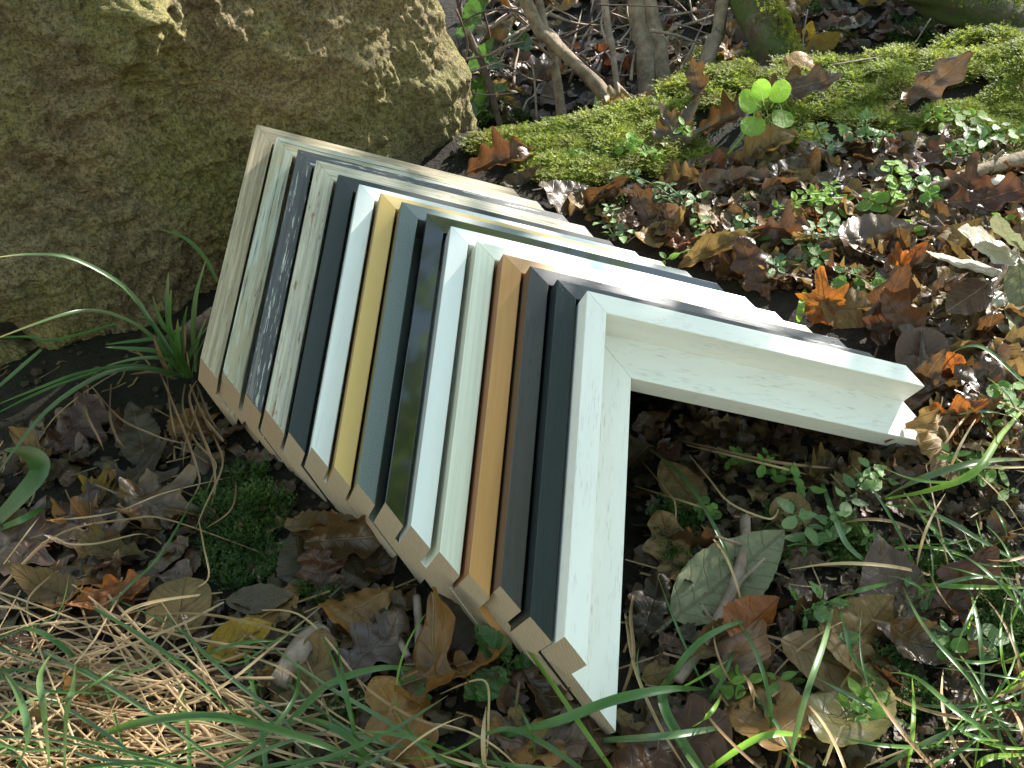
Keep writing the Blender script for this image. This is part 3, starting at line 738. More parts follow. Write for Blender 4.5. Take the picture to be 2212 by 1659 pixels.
for k_ in range(620):                       # bits of stalk and fine twig in the soil
    px, py = U(-30, 2230), U(260, 1680)
    if inpoly(px, py, STACK): continue
    P = gpt(px, py); n = gnorm(P.x, P.y); a_ = U(0, 2 * PI); L_ = U(.006, .03) * (1.6 if rnd() < .2 else 1); dv = Vector((math.cos(a_), math.sin(a_), U(-.1, .25)))
    w_ = n.cross(dv).normalized() * U(.0004, .0012); q = []
    for t in (0, .5, 1):
        c_ = P + n * U(.003, .006) + dv * L_ * t + w_ * U(-2, 2); q.append((mb.vert(c_ - w_, (0, t)), mb.vert(c_ + w_, (1, t))))
    for u_, v_ in zip(q, q[1:]): mb.face((u_[0], u_[1], v_[1], v_[0]), 5)
ob = mb.build('leaf_litter', FRAG); tag(ob, 'crumbled brown leaf litter strewn over the woodland soil', 'leaf litter', kind='stuff')

# ------------------------------------------------------------------ moss
def frond(mb, P, n, L, w, dirv, leaflets=5):
    side = n.cross(dirv).normalized(); q0 = None
    prev = P
    for k in range(1, 4):
        t = k / 3
        p = P + dirv * (L * t * .9) + n * (L * (.75 * t - .65 * t * t)) 
        ww = w * (1 - t * .5)
        a = mb.vert(prev - side * w * .15); b = mb.vert(prev + side * w * .15); c_ = mb.vert(p + side * ww * .12); d = mb.vert(p - side * ww * .12)
        mb.face((a, b, c_, d))
        for sg in (-1, 1):
            e = mb.vert(p + side * sg * ww * 1.5 + dirv * ww * .9 + n * U(-.3, .5) * ww); f = mb.vert(p + dirv * ww * .35); h = mb.vert(prev * .5 + p * .5)
            mb.face((h, e, f))
        prev = p
def moss(name, spots, cnt, l0, l1, mat, label, up=.5):
    mb = MB(); k = 0; tries = 0
    while k < cnt and tries < cnt * 6:
        tries += 1
        px, py, rx, ry, wt = random.choices(spots, [s[4] for s in spots])[0]
        a = U(0, 2 * PI); r = math.sqrt(rnd()); x = px + rx * r * math.cos(a); y = py + ry * r * math.sin(a)
        if inpoly(x, y, STACK) or y < 60 and name == 'x': continue
        P = GQ(x, y)
        if P is None: continue
        if noise.noise((P.x * 22, P.y * 22, 6.6)) < (-.36 if name == 'feather_moss' else .0): continue
        lf_ = .55 + 1.1 * max(0, .45 + noise.noise((P.x * 40, P.y * 40, 2.2)))
        n = GN(P); d = Vector((U(-1, 1), U(-1, 1), U(-.1, .6))); d = (d - n * d.dot(n) * .6).normalized()
        frond(mb, P - n * .002 + n * U(0, .006), (n + Vector((U(-.3, .3), U(-.3, .3), 0))).normalized(), U(l0, l1) * .001 * lf_, U(l0, l1) * .00022, (d + n * up).normalized()); k += 1
    o = mb.build(name, mat, smooth=False); return tag(o, label, 'moss', kind='stuff')
_gc = {}
def GQ(x, y):                      # cached ground points on a 6 px raster, jittered afterwards
    k = (int(x // 6), int(y // 6))
    if k not in _gc: _gc[k] = gpt(k[0] * 6 + 3, k[1] * 6 + 3)
    P = _gc[k]
    if (P - CAM).length > 3.0: return None
    e = (P - CAM).length * 3.4 / F
    X, Y = P.x + U(-e, e), P.y + U(-e, e) * 1.8
    return Vector((X, Y, gh(X, Y)))
_gn = {}
def GN(P):
    k = (int(P.x * 50), int(P.y * 50))
    if k not in _gn: _gn[k] = gnorm(P.x, P.y)
    return _gn[k]
moss('feather_moss', [(1130, 315, 120, 32, 2.2), (1270, 300, 110, 45, 2.5), (1400, 265, 100, 40, 2.5), (1250, 370, 130, 35, 1.6), (1540, 195, 110, 45, 3), (1640, 170, 110, 34, 3), (1800, 175, 130, 40, 3), (1960, 160, 120, 50, 3), (2120, 150, 110, 70, 4.2), (1450, 345, 90, 40, .8), (1860, 250, 120, 40, 1.5), (2100, 260, 110, 50, 1.6), (1700, 300, 80, 30, .5), (2080, 390, 70, 40, .7), (1560, 130, 60, 20, .5), (2040, 230, 180, 70, 4.5), (1800, 250, 130, 45, 1.5), (1330, 330, 150, 45, 1.5), (2150, 330, 70, 50, .8), (2150, 110, 80, 40, 2), (1700, 210, 200, 40, 1.5)],
     80000, 5.5, 13, M_MOSS, 'bright yellow green feathery moss along the crest of the sunlit bank', .45)
moss('dark_moss', [(570, 1180, 130, 120, 1.2), (520, 1080, 100, 70, .6), (640, 1290, 90, 60, .4), (1480, 1150, 60, 90, .5), (2090, 1300, 140, 110, 3), (2130, 1420, 120, 120, 3), (1960, 1480, 90, 70, 1), (1760, 1390, 60, 60, .6), (1850, 1190, 90, 50, .8), (1650, 1180, 110, 60, .5), (700, 1530, 80, 50, .5), (1740, 60, 120, 60, .8), (1080, 250, 90, 40, .9), (1960, 80, 130, 40, .9), (1330, 480, 60, 40, .4), (1690, 470, 100, 60, .5), (1480, 60, 90, 60, .6)],
     15000, 5, 13, M_MOSSD, 'dark green starry moss in low patches on the shaded soil', .9)

# ------------------------------------------------------------------ tubes, blades
def tube(mb, pts, r0, r1, segs=8, rough=.12, seed=0., sub=5):
    P = []
    for i in range(len(pts) - 1):
        a = pts[max(0, i - 1)]; b = pts[i]; c_ = pts[i + 1]; d = pts[min(len(pts) - 1, i + 2)]
        for k in range(sub):
            t = k / sub
            P.append(.5 * ((2 * b) + (c_ - a) * t + (2 * a - 5 * b + 4 * c_ - d) * t * t + (3 * b - a - 3 * c_ + d) * t ** 3))
    P.append(pts[-1]); n = len(P); rows = []
    ref = Vector((.3, .2, .9))
    for i, p in enumerate(P):
        tg = (P[min(i + 1, n - 1)] - P[max(i - 1, 0)]).normalized(); s = tg.cross(ref).normalized(); u = s.cross(tg)
        r = r0 + (r1 - r0) * i / (n - 1); row = []
        for j in range(segs):
            a = 2 * PI * j / segs
            rr = r * (1 + rough * noise.noise((p.x * 20 + math.cos(a) * 1.5 + seed, p.y * 20 + math.sin(a) * 1.5, p.z * 20)) * 2)
            row.append(mb.vert(p + (s * math.cos(a) + u * math.sin(a)) * rr, (j / segs, i / n)))
        rows.append(row)
    for a, b in zip(rows, rows[1:]):
        for j in range(segs):
            k = (j + 1) % segs; mb.face((a[j], a[k], b[k], b[j]))
    mb.face(rows[0][::-1]); mb.face(rows[-1])
def spline(pts, n):
    out = []
    m = len(pts) - 1
    for k in range(n + 1):
        f = min(m - 1e-6, m * k / n); i = int(f); t = f - i
        a = pts[max(0, i - 1)]; b = pts[i]; c_ = pts[i + 1]; d = pts[min(m, i + 2)]
        out.append(.5 * ((2 * b) + (c_ - a) * t + (2 * a - 5 * b + 4 * c_ - d) * t * t + (3 * b - a - 3 * c_ + d) * t ** 3))
    return out
def blade(mb, pts, w, mi=0, n=16, fold=.25, tipw=.1, basew=.7, upv=None):
    P = spline(pts, n); prev = None
    for i, p in enumerate(P):
        t = i / n; tg = (P[min(i + 1, n)] - P[max(i - 1, 0)]).normalized()
        up = upv or Vector((0, -.35, .94)); s = tg.cross(up)
        if s.length < .1: s = tg.cross(Vector((0, -1, 0)))
        s.normalize(); nn = s.cross(tg)
        ww = w * .5 * (basew + (1 - basew) * min(1, t * 4)) * (1 if t < .55 else 1 - (1 - tipw) * ((t - .55) / .45) ** 1.5)
        row = [mb.vert(p - s * ww + nn * ww * fold, (0, t)), mb.vert(p - nn * ww * fold * .5, (.5, t)), mb.vert(p + s * ww + nn * ww * fold, (1, t))]
        if prev:
            for j in range(2): mb.face((prev[j], prev[j + 1], row[j + 1], row[j]), mi)
        prev = row
def path(pl, k0, k1=None):
    """points seen at the listed places: the first stands on the ground, the middle is lifted off it"""
    m = len(pl) - 1; out = []
    for i, (px, py) in enumerate(pl):
        t = i / max(1, m); d = gdepth(px, min(py, 1680)) if py < 1700 else gdepth(px, 1680) * .97
        k = k0 * math.sin(PI * min(1, t)) + .006 + (k1 or 0) * t
        out.append(at(px, py, d * (1 - k)))
    return out
def near(pl, d0, d1):
    m = len(pl) - 1
    return [at(px, py, d0 + (d1 - d0) * i / m) for i, (px, py) in enumerate(pl)]
def wpx(px, d): return px / F * d

# grass tuft at the foot of the boulder
d0 = gdepth(400, 815)
T = empty('grass_tuft', at(400, 815, d0), 'tuft of long green grass rooted between the boulder and the frames', 'grass tuft')
def child_blade(par, pl, d0, d1, wp, mat, name='blade', **kw):
    mb = MB(); org = par.location
    pts = [p - org for p in near(pl, d0, d1)]
    blade(mb, pts, wpx(wp, (d0 + d1) / 2), **kw); o = mb.build(name, mat, par); return o
for pl, e, wp, mt in [
  ([(385, 790), (300, 655), (240, 600), (150, 557), (60, 550), (-20, 558)], -.10, 11, M_GRASSB), ([(385, 800), (330, 730), (270, 690), (200, 672), (120, 685), (-30, 740)], -.14, 13, M_GRASSB),
  ([(400, 815), (340, 800), (270, 798), (200, 820), (110, 880), (40, 960), (-20, 1045)], -.12, 13, M_GRASSB), ([(395, 815), (300, 790), (180, 805), (80, 840), (-20, 880)], -.05, 9, M_GRASS),
  ([(395, 815), (372, 740), (362, 660), (364, 588)], -.02, 13, M_GRASS), ([(405, 815), (385, 740), (350, 700), (330, 640)], -.03, 12, M_GRASS), ([(400, 815), (372, 730), (366, 690), (370, 625)], -.04, 15, M_GRASS),
  ([(425, 790), (418, 720), (424, 640), (445, 562)], -.03, 12, M_GRASS), ([(400, 815), (350, 765), (290, 755), (228, 750)], -.04, 14, M_GRASS), ([(400, 815), (350, 740), (290, 738), (228, 745)], -.03, 11, M_GRASS),
  ([(405, 812), (360, 778), (300, 775), (230, 790)], -.05, 11, M_GRASSB), ([(410, 815), (375, 770), (330, 700), (295, 680)], -.02, 9, M_GRASS), ([(412, 815), (395, 760), (398, 700), (405, 660)], -.03, 10, M_GRASS),
  ([(470, 610), (440, 555), (400, 515), (345, 495)], .0, 9, M_GRASS), ([(408, 815), (390, 780), (385, 740), (384, 690)], -.03, 15, M_GRASS), ([(415, 815), (400, 790), (385, 765), (375, 740)], -.03, 12, M_GRASS),
  ([(250, 700), (120, 735), (60, 728), (-20, 730)], -.02, 8, M_GRASS), ([(90, 755), (50, 790), (10, 825), (-20, 850)], -.03, 10, M_GRASSB), ([(220, 800), (130, 830), (60, 860), (-20, 900)], -.03, 8, M_GRASS)]:
    child_blade(T, pl, d0 - .012, d0 - .012 + e, wp, mt, fold=.3)
for k_ in range(16):
    x0, y0 = 395 + U(-35, 30), 812 + U(-12, 10); a_ = U(-2.9, -.9); L_ = U(50, 150); bd_ = U(-.6, .6)
    pl = [(x0, y0)]
    for j in range(3): a_ += bd_ * .4; pl.append((pl[-1][0] + L_ / 3 * math.cos(a_), pl[-1][1] + L_ / 3 * math.sin(a_)))
    child_blade(T, pl, d0 - .012, d0 - .012 - U(.0, .05), U(5, 10), random.choice([M_GRASS, M_GRASS, M_HAYD, M_GRASSB]), fold=.4)
D = empty('dead_grass_tuft', at(415, 825, d0), 'hanging dead brown grass strands below the green tuft', 'dead grass')
for pl, wp in [([(341, 795), (365, 851), (397, 930), (425, 1010), (427, 1057), (365, 1145)], 5), ([(425, 823), (409, 859), (429, 922), (449, 970), (464, 1018), (460, 1081), (429, 1145)], 6), ([(198, 835), (258, 903), (318, 934), (377, 954), (468, 966)], 4.5),
  ([(400, 830), (395, 880), (420, 950), (465, 1000), (455, 1040), (430, 1100)], 5), ([(182, 845), (185, 890), (215, 950), (225, 975)], 5), ([(240, 830), (238, 900), (255, 950), (280, 975)], 5), ([(410, 830), (440, 900), (480, 950), (490, 960)], 6), ([(360, 810), (370, 900), (385, 960)], 4), ([(425, 830), (440, 870), (455, 905), (490, 955)], 5),
  ([(300, 780), (210, 830), (120, 900), (70, 975)], 4), ([(430, 840), (420, 900), (400, 960), (395, 1010)], 4), ([(440, 905), (470, 960), (480, 1010), (440, 1100), (420, 1150)], 4.5)]:
    mb = MB(); pts = [p - D.location for p in path(pl, .03)]
    blade(mb, pts, wpx(wp, .95), n=20, fold=.5); mb.build('strand', M_HAYD, D)

# single long grass blades arching over the foreground
BL = [
 ([(521, 1690), (670, 1513), (744, 1464), (843, 1442), (932, 1456)], .05, 13, M_GRASS, 'broad green blade arching to the golden oak leaf'),
 ([(198, 1600), (300, 1562), (476, 1550), (694, 1608), (843, 1680)], .10, 15, M_GRASS, 'long green blade with a sunlit spot crossing the straw'),
 ([(972, 1660), (843, 1563), (694, 1474), (565, 1380)], .05, 7, M_GRASSB, 'straight blue green blade below the frames'),
 ([(180, 1440), (120, 1385), (74, 1362), (0, 1350)], .04, 9, M_GRASS, 'short green blade bending left over the straw'),
 ([(114, 1690), (96, 1538), (89, 1454), (130, 1390)], .14, 11, M_GRASSB, 'pale blue green blade standing upright in the straw'),
 ([(140, 1690), (145, 1540), (160, 1480), (165, 1420)], .14, 10, M_GRASSB, 'second blue green blade standing upright in the straw'),
 ([(205, 1345), (280, 1265), (342, 1205), (400, 1110), (430, 1045)], .05, 5, M_GRASS, 'thin green stalk rising above the mossy soil'),
 ([(-20, 1150), (55, 1120), (119, 1078)], .04, 14, M_GRASS, 'green blade below the broad leaf at the left edge'),
 ([(400, 1440), (480, 1400), (560, 1385), (650, 1390)], .04, 6, M_GRASS, 'thin green blade over the yellow spotted leaf'),
 ([(420, 1690), (560, 1600), (640, 1500), (640, 1400)], .07, 8, M_GRASS, 'green blade curving up at the bottom centre'),
 ([(840, 1690), (760, 1600), (690, 1560), (620, 1555)], .06, 12, M_GRASS, 'wide green blade at the bottom edge'),
 ([(1340, 1690), (1250, 1560), (1160, 1430), (1105, 1360)], .05, 8, M_GRASSY, 'yellow green blade leaning on the cut ends of the frames'),
 ([(1080, 1590), (1200, 1560), (1330, 1512), (1450, 1489), (1535, 1490)], .07, 18, M_GRASS, 'broad dark green blade crossing the foot of the front frame'),
 ([(1369, 950), (1430, 990), (1492, 1051), (1553, 1156), (1579, 1217), (1605, 1309)], .03, 7, M_GRASSB, 'long blade trailing over the tan oval leaf'),
 ([(1900, 1080), (1995, 1033), (2118, 998), (2240, 992)], .08, 12, M_GRASSB, 'shiny blade arching to the right edge'),
 ([(1905, 1080), (2010, 1060), (2105, 1020), (2162, 940), (2225, 870)], .09, 13, M_GRASSY, 'bright green blade rising to the right edge'),
 ([(1908, 1090), (2017, 1112), (2126, 1172), (2240, 1240)], .07, 9, M_GRASSB, 'grey green blade running down to the right edge'),
 ([(1772, 1033), (1807, 1130), (1842, 1191), (1935, 1254)], .05, 10, M_GRASSB, 'blue green blade falling beside the small chickweed'),
 ([(2220, 1650), (2105, 1480), (1995, 1353), (1943, 1252)], .10, 8, M_GRASS, 'right hand stem of the pair meeting at a point'),
 ([(1700, 1660), (1737, 1515), (1781, 1384), (1803, 1296)], .12, 10, M_GRASSB, 'left hand blade of the pair meeting at a point'),
 ([(1803, 1294), (1860, 1275), (1945, 1253)], .07, 8, M_GRASS, 'short bent blade joining the pair of stems'),
 ([(2210, 1665), (2127, 1580), (2061, 1532), (1973, 1462), (1903, 1453)], .08, 11, M_GRASS, 'green blade with an orange tip at the bottom right'),
 ([(1435, 1485), (1492, 1405), (1562, 1357), (1658, 1329)], .05, 11, M_GRASS, 'dark blade arching over the tan curled leaf'),
 ([(1520, 1670), (1448, 1560), (1430, 1500), (1440, 1465)], .05, 17, M_GRASS, 'wide dark blade standing at the foot of the front frame'),
 ([(1300, 1600), (1448, 1589), (1605, 1563)], .05, 13, M_GRASSB, 'flat blade low across the bottom right of the front frame'),
 ([(1530, 1665), (1623, 1602), (1689, 1585), (1759, 1596)], .08, 12, M_GRASSY, 'bright green hooked blade over the large ochre leaf'),
 ([(1930, 1500), (1850, 1430), (1825, 1360), (1811, 1291)], .06, 7, M_GRASS, 'curved blade behind the left hand blade of the pair'),
 ([(1960, 1262), (2080, 1268), (2230, 1270)], .05, 9, M_GRASSY, 'bright level blade at the right of the pair'),
 ([(1900, 1660), (2060, 1580), (2230, 1565)], .06, 9, M_GRASSB, 'pale blade along the bottom right edge'),
 ([(2235, 850), (2212, 828), (2154, 773), (2111, 748), (2064, 758), (2042, 790)], .07, 8, M_GRASSB, 'white shining blade hooked over at the right edge'),
 ([(1723, 696), (1731, 660), (1740, 622)], .03, 12, M_GRASSY, 'bright cut stub of grass behind the black frame ends'),
 ([(2100, 1690), (2130, 1640), (2230, 1630)], .05, 10, M_GRASSY, 'bright green blade in the bottom right corner'),
 ([(1280, 262), (1290, 200), (1300, 130)], .05, 5, M_GRASSY, 'thin lime green stalk in front of the twin stems'),
 ([(1283, 262), (1293, 235), (1290, 195)], .03, 6, M_GRASSY, 'short lime blade at the crest below the twin stems'),
 ([(1290, 1690), (1180, 1610), (1090, 1575), (980, 1620)], .05, 10, M_GRASS, 'green blade drooping left at the bottom centre'),
 ([(20, 1690), (60, 1600), (40, 1500), (0, 1440)], .16, 12, M_GRASSB, 'wide blue green blade in the bottom left corner'),
]
for pl, k, wp, mt, lab in BL:
    mb = MB(); pts = path(pl, k); dm = (pts[len(pts) // 2] - CAM).length
    mt_ = mt
    blade(mb, pts, wpx(wp * 1.22, dm), n=20, fold=.3); o = mb.build('grass_blade', mt_); tag(o, lab, 'grass_blade', 'single grass blades over the foreground')
# broad strap leaf at left edge
mb = MB(); blade(mb, path([(-40, 1160), (45, 1075), (88, 1015), (60, 978), (10, 972)], .06), wpx(46, .9), n=18, fold=.25, basew=.6); o = mb.build('strap_leaf', M_GRASS); tag(o, 'broad folded green strap leaf at the left edge below the boulder', 'leaf')
# long straws
HS = [([(0, 1275), (124, 1156), (278, 1122), (367, 1124), (578, 1199)], 5), ([(0, 1270), (100, 1168), (150, 1176), (213, 1174), (298, 1154), (330, 1163)], 4.5), ([(253, 1350), (278, 1320), (347, 1298), (481, 1280)], 8), ([(293, 1328), (446, 1328), (595, 1360), (724, 1402)], 5.5), ([(248, 1531), (347, 1531), (471, 1489), (610, 1380), (729, 1280)], 6),
  ([(16, 1129), (222, 1113), (357, 1065), (510, 1028)], 4), ([(510, 1028), (500, 1100), (430, 1150)], 4), ([(0, 1230), (60, 1150), (95, 1105)], 4), ([(400, 1280), (450, 1250), (440, 1180), (425, 1100)], 4), ([(30, 1260), (110, 1240), (60, 1300), (80, 1400)], 4.5), ([(280, 1600), (420, 1560), (560, 1610), (700, 1650)], 6), ([(540, 1320), (650, 1330), (760, 1450), (800, 1520)], 4), ([(740, 1660), (720, 1580), (690, 1490), (640, 1380)], 4), ([(950, 1500), (1045, 1470), (1055, 1560), (1050, 1650)], 4), ([(480, 1400), (620, 1450), (720, 1540), (900, 1640)], 4),
  ([(1474, 954), (1667, 998), (1816, 1014)], 8), ([(1482, 962), (1660, 1005), (1760, 1030)], 6), ([(1482, 976), (1530, 1033), (1575, 1086), (1649, 1119), (1676, 1114), (1686, 1077)], 5), ([(1380, 990), (1440, 1060), (1460, 1100), (1450, 1200)], 4), ([(1510, 1130), (1560, 1190), (1590, 1260), (1610, 1340)], 5), ([(1350, 1320), (1370, 1440), (1420, 1560), (1480, 1659)], 6), ([(1345, 1500), (1368, 1420), (1362, 1330), (1372, 1270)], 7), ([(1860, 1659), (1990, 1610), (2100, 1600)], 4), ([(1990, 1020), (2040, 960), (2090, 900), (2180, 860)], 5), ([(1370, 1050), (1480, 1085), (1560, 1110)], 5)]
for k_, (pl, wp) in enumerate(HS):
    mb = MB(); pts = path(pl, .035); blade(mb, pts, wpx(wp, .85), n=22, fold=.6, tipw=.4); o = mb.build('straw_stalk', M_HAY if k_ % 3 else M_HAYD)
    reg_ = 'left' if pl[0][0] < 960 else 'right'
    tag(o, 'long dry straw stalk lying over the soil to the %s of the front frame' % reg_, 'straw', 'dry straw stalks over the soil on the ' + reg_)
# tangle of straw bottom left and fine green grass through it
mb = MB()
for k_ in range(430):
    green = k_ % 6 == 0
    px = U(-150, 800); py = 1240 + 470 * rnd() ** .75
    if rnd() > .25 + .75 * sstep(760, 150, px): continue
    if py < 1290 + .28 * max(0, px) - 60 * rnd(): continue
    L_ = U(160, 640) if not green else U(220, 620)
    a = random.choices([random.gauss(.45, .2), random.gauss(-.35, .2), random.gauss(1.2, .3), random.gauss(.05, .15)], [45, 25, 14, 16])[0]
    lift = U(.004, .045) if not green else U(.02, .07); pl = []; x, y = px - L_ * .5 * math.cos(a), py - L_ * .5 * math.sin(a)
    kink = random.choice([1, 2, 9, 9, 9, 9, 9]); bend = U(-.35, .35)
    for j in range(5):
        pl.append((x, y)); aa = a + bend * j * .5
        if j == kink: a += random.choice([-1, 1]) * U(.3, 1.3)
        x += L_ / 4 * math.cos(aa); y += L_ / 4 * math.sin(aa)
    if any(inpoly(*q, STACK) for q in pl): continue
    if any(q[1] < 1195 + .1 * max(0, q[0]) for q in pl): continue
    pts = []
    for j, (x, y) in enumerate(pl):
        d = gdepth(x, min(y, 1690)); pts.append(at(x, y, d * (1 - lift * (.3 + .7 * math.sin(PI * (j + .5) / 5)) - U(0, .005))))
    if green: blade(mb, pts, wpx(U(4, 10), .75), random.choice([2, 2, 3]), n=14, fold=.3, tipw=.1)
    else:
        wd = wpx(U(2.8, 7.0), .75); prev = None
        for t, p in enumerate(pts):             # straight lengths that break at the kinks
            tg = (pts[min(4, t + 1)] - pts[max(0, t - 1)]).normalized(); s = tg.cross(Vector((U(-.4, .4), -.3, .9))).normalized(); nn = s.cross(tg)
            row = [mb.vert(p - s * wd * .5, (0, t / 4)), mb.vert(p + nn * wd * .3, (.5, t / 4)), mb.vert(p + s * wd * .5, (1, t / 4))]
            if prev:
                for q in range(2): mb.face((prev[q], prev[q + 1], row[q + 1], row[q]), 0 if k_ % 5 else 1)
            prev = row
o = mb.build('dry_grass', [M_HAY, M_HAYD, M_GRASS, M_GRASSB]); tag(o, 'tangled dry straw and thin green grass at the bottom left', 'dry grass', kind='stuff')

mb = MB()
for k_ in range(130):
    if k_ < 70: px, py = U(1950, 2260), U(800, 1660)
    elif k_ < 105: px, py = U(1350, 2200), U(1480, 1700)
    else: px, py = U(700, 1400), U(1560, 1710)
    L_ = U(90, 330); a = random.choice([random.gauss(-.5, .4), random.gauss(-2.6, .4), random.gauss(-1.5, .5), random.gauss(.4, .3)]); bend = U(-.5, .5); lift = U(.03, .09); pts = []; ok = True
    for j in range(5):
        if inpoly(px, py, STACK): ok = False
        d = gdepth(px, min(py, 1690)); pts.append(at(px, py, d * (1 - .006 - lift * math.sin(PI * j / 4.6))))
        px += L_ / 4 * math.cos(a); py += L_ / 4 * math.sin(a); a += bend * .5
    if ok: blade(mb, pts, wpx(U(3.5, 9), .8), random.choices([0, 1, 2, 3, 4], [3, 3, 1.6, 1.6, 1])[0], n=14, fold=.3)
o = mb.build('fine_grass', [M_GRASS, M_GRASSB, M_GRASSY, M_HAY, M_HAYD]); tag(o, 'fine green grass with some straw along the right edge and bottom', 'grass', kind='stuff')
# crumbs of soil
mb = MB()
for k_ in range(3600):
    px, py = U(-30, 2230), U(330, 1690)
    if inpoly(px, py, STACK): continue
    P = GQ(px, py)
    if P is None: continue
    r = .0012 + .0045 * rnd() ** 3; c_ = P + Vector((0, 0, r * .4)); ids = []
    for dx, dy, dz in ((1, 0, 0), (0, 1, 0), (-1, 0, 0), (0, -1, 0), (0, 0, 1), (0, 0, -1), (.7, .7, .5), (-.7, .7, .5), (-.7, -.7, .5), (.7, -.7, .5)):
        ids.append(mb.vert(c_ + Vector((dx, dy, dz)) * r * U(.65, 1.25)))
    q = ids
    for f in ((4, 6, 7), (4, 7, 8), (4, 8, 9), (4, 9, 6), (0, 1, 6), (1, 7, 6), (1, 2, 7), (2, 8, 7), (2, 3, 8), (3, 9, 8), (3, 0, 9), (0, 6, 9), (0, 5, 1), (1, 5, 2), (2, 5, 3), (3, 5, 0)): mb.face([q[i] for i in f])
g = NT('soil_crumb'); c = g.mix(g.noise(g.coord('Object'), 60, 4, .7), (.012, .009, .006), (.085, .060, .036))
o = mb.build('soil_crumbs', g.done(g.principled(c, .9, .2, g.bump(g.noise(g.coord('Object'), 700, 3, .6), .6, .001))), smooth=False); tag(o, 'crumbs and small clods of dark woodland soil', 'soil', kind='stuff')

# ------------------------------------------------------------------ small green plants
G2_ = 'green plants on the dark ground right of the frames'
def plant(px, py, stems, lf, mat, lmm, label, group=None, name='seedling', stem_w=2.2, hgt=None, cat='plant'):
    """stems: list of (tip px, tip py, lift, number of leaf pairs)"""
    P = gpt(px, py); o = empty(name, P, label, cat, group)
    for (tx, ty, lift, pairs) in stems:
        d1 = gdepth(tx, ty) * (1 - lift); A = at(tx, ty, d1)
        pts = [Vector((0, 0, 0)), (A - P) * .35 + Vector((0, 0, .12 * (A - P).length)), (A - P) * .7 + Vector((0, 0, .10 * (A - P).length)), A - P]
        mb = MB(); tube(mb, pts, wpx(stem_w, 1.0), wpx(stem_w * .6, 1.0), segs=5, rough=0, sub=4); mb.build('stem', M_GRASSY if mat in ('lime', 'green') else M_GRASS, o)
        SP = spline(pts, 20)
        for k in range(pairs + 1):
            t = .3 + .7 * k / max(1, pairs); p = SP[min(20, int(t * 20))]; tg = (SP[min(20, int(t * 20))] - SP[max(0, int(t * 20) - 2)]).normalized()
            for sg in ((0, 1) if k < pairs else (0, 1, 2)):
                ang = k * 1.57 + sg * PI + U(-.3, .3) if k < pairs else sg * 2.1 + U(-.3, .3)
                me = random.choice(LEAFM[lf]); l = bpy.data.objects.new('leaf', me); C.objects.link(l); l.parent = o
                l.material_slots[0].link = 'OBJECT'; l.material_slots[0].material = LM[mat]
                out = Vector((math.cos(ang), math.sin(ang), U(-.15, .5))).normalized()
                nz = (Vector((0, -.25, 1)) + tg * .4 + Vector((U(-.4, .4), U(-.4, .4), 0))).normalized(); yy = (out - nz * out.dot(nz)).normalized(); xx = yy.cross(nz)
                sc = lmm * (.00060 if group == G2_ else .00076) * U(.6, 1.2) * (1 - .35 * k / max(1, pairs) * (1 if pairs > 2 else 0))
                m = Matrix((xx, yy, nz)).transposed().to_4x4(); m.translation = p + yy * sc * .68
                l.matrix_local = m @ Matrix.Diagonal((sc, sc, sc, 1))
    return o
random.seed(33)
PLH = ['sunlit moss', 'brown leaves', 'dark soil', 'grass blades']
for k_ in range(30):
    if k_ < 21:
        px, py = U(1250, 2200), U(260, 640); grp = 'small seedlings scattered over the sunlit bank'; lb_ = 'tiny green seedling among the brown leaves of the sunlit bank'
        if py > 380 + (px - 1250) * .55: continue
    else:
        px, py = U(1400, 2200), U(1000, 1640); grp = 'small seedlings scattered on the soil right of the front frame'; lb_ = 'tiny green seedling on the dark soil right of the front frame'
    if inpoly(px, py, STACK): continue
    sc_ = .6 + .5 * rnd()
    plant(px, py, [(px + U(-25, 25) * sc_, py - U(15, 45) * sc_, .03, random.choice([1, 2])), (px + U(-40, 40) * sc_, py - U(0, 25) * sc_, .02, 1)], random.choice(['small', 'round', 'small']), random.choice(['lime', 'green', 'sage']), U(12, 18), lb_, grp)
# the big backlit sprout
P = gpt(1570, 335); o = empty('sprout', P, 'tall lime green sprout with five rounded backlit leaves on the bank', 'plant')
dS = gdepth(1570, 335) - .03
for pl in ([(1570, 335), (1600, 300), (1625, 260), (1645, 215)], [(1625, 260), (1650, 225), (1680, 222), (1690, 245)]):
    mb = MB(); tube(mb, [p - P for p in near(pl, dS, dS - .02)], wpx(2.6, 1.3), wpx(1.6, 1.3), segs=5, rough=0); mb.build('stem', M_GRASSY, o)
for (bx, by), (tx, ty), wd in [((1634, 228), (1598, 214), 1), ((1648, 217), (1638, 178), 1), ((1672, 222), (1692, 180), .9), ((1628, 252), (1624, 290), 1), ((1688, 238), (1690, 272), .9)]:
    A = at(bx, by, dS - .02); Bp = at(tx + (tx - bx) * .35, ty + (ty - by) * .35, dS - .035); yv = (Bp - A); ln = yv.length * .88; yv.normalize()
    nz = (CAM - A).normalized() + Vector((.25, .3, .35)) + Vector((U(-.3, .3), 0, U(-.2, .2))); nz = (nz - yv * nz.dot(yv)).normalized(); xv = yv.cross(nz)
    l = bpy.data.objects.new('leaf', random.choice(LEAFM['round'])); C.objects.link(l); l.parent = o; l.material_slots[0].link = 'OBJECT'; l.material_slots[0].material = LM['lime']
    m = Matrix((xv, yv, nz)).transposed().to_4x4(); m.translation = A - P + yv * ln * .5; l.matrix_local = m @ Matrix.Diagonal((ln * 1.0, ln, ln, 1))
G1 = 'green plants on the sunlit bank'; G2 = 'green plants on the dark ground right of the frames'
plant(1500, 480, [(1330, 372, .05, 5), (1400, 420, .04, 4), (1440, 400, .05, 4), (1500, 430, .05, 2)], 'small', 'sage', 19, 'grey green chickweed sprawling on the moss behind the rear frame ends', G1)
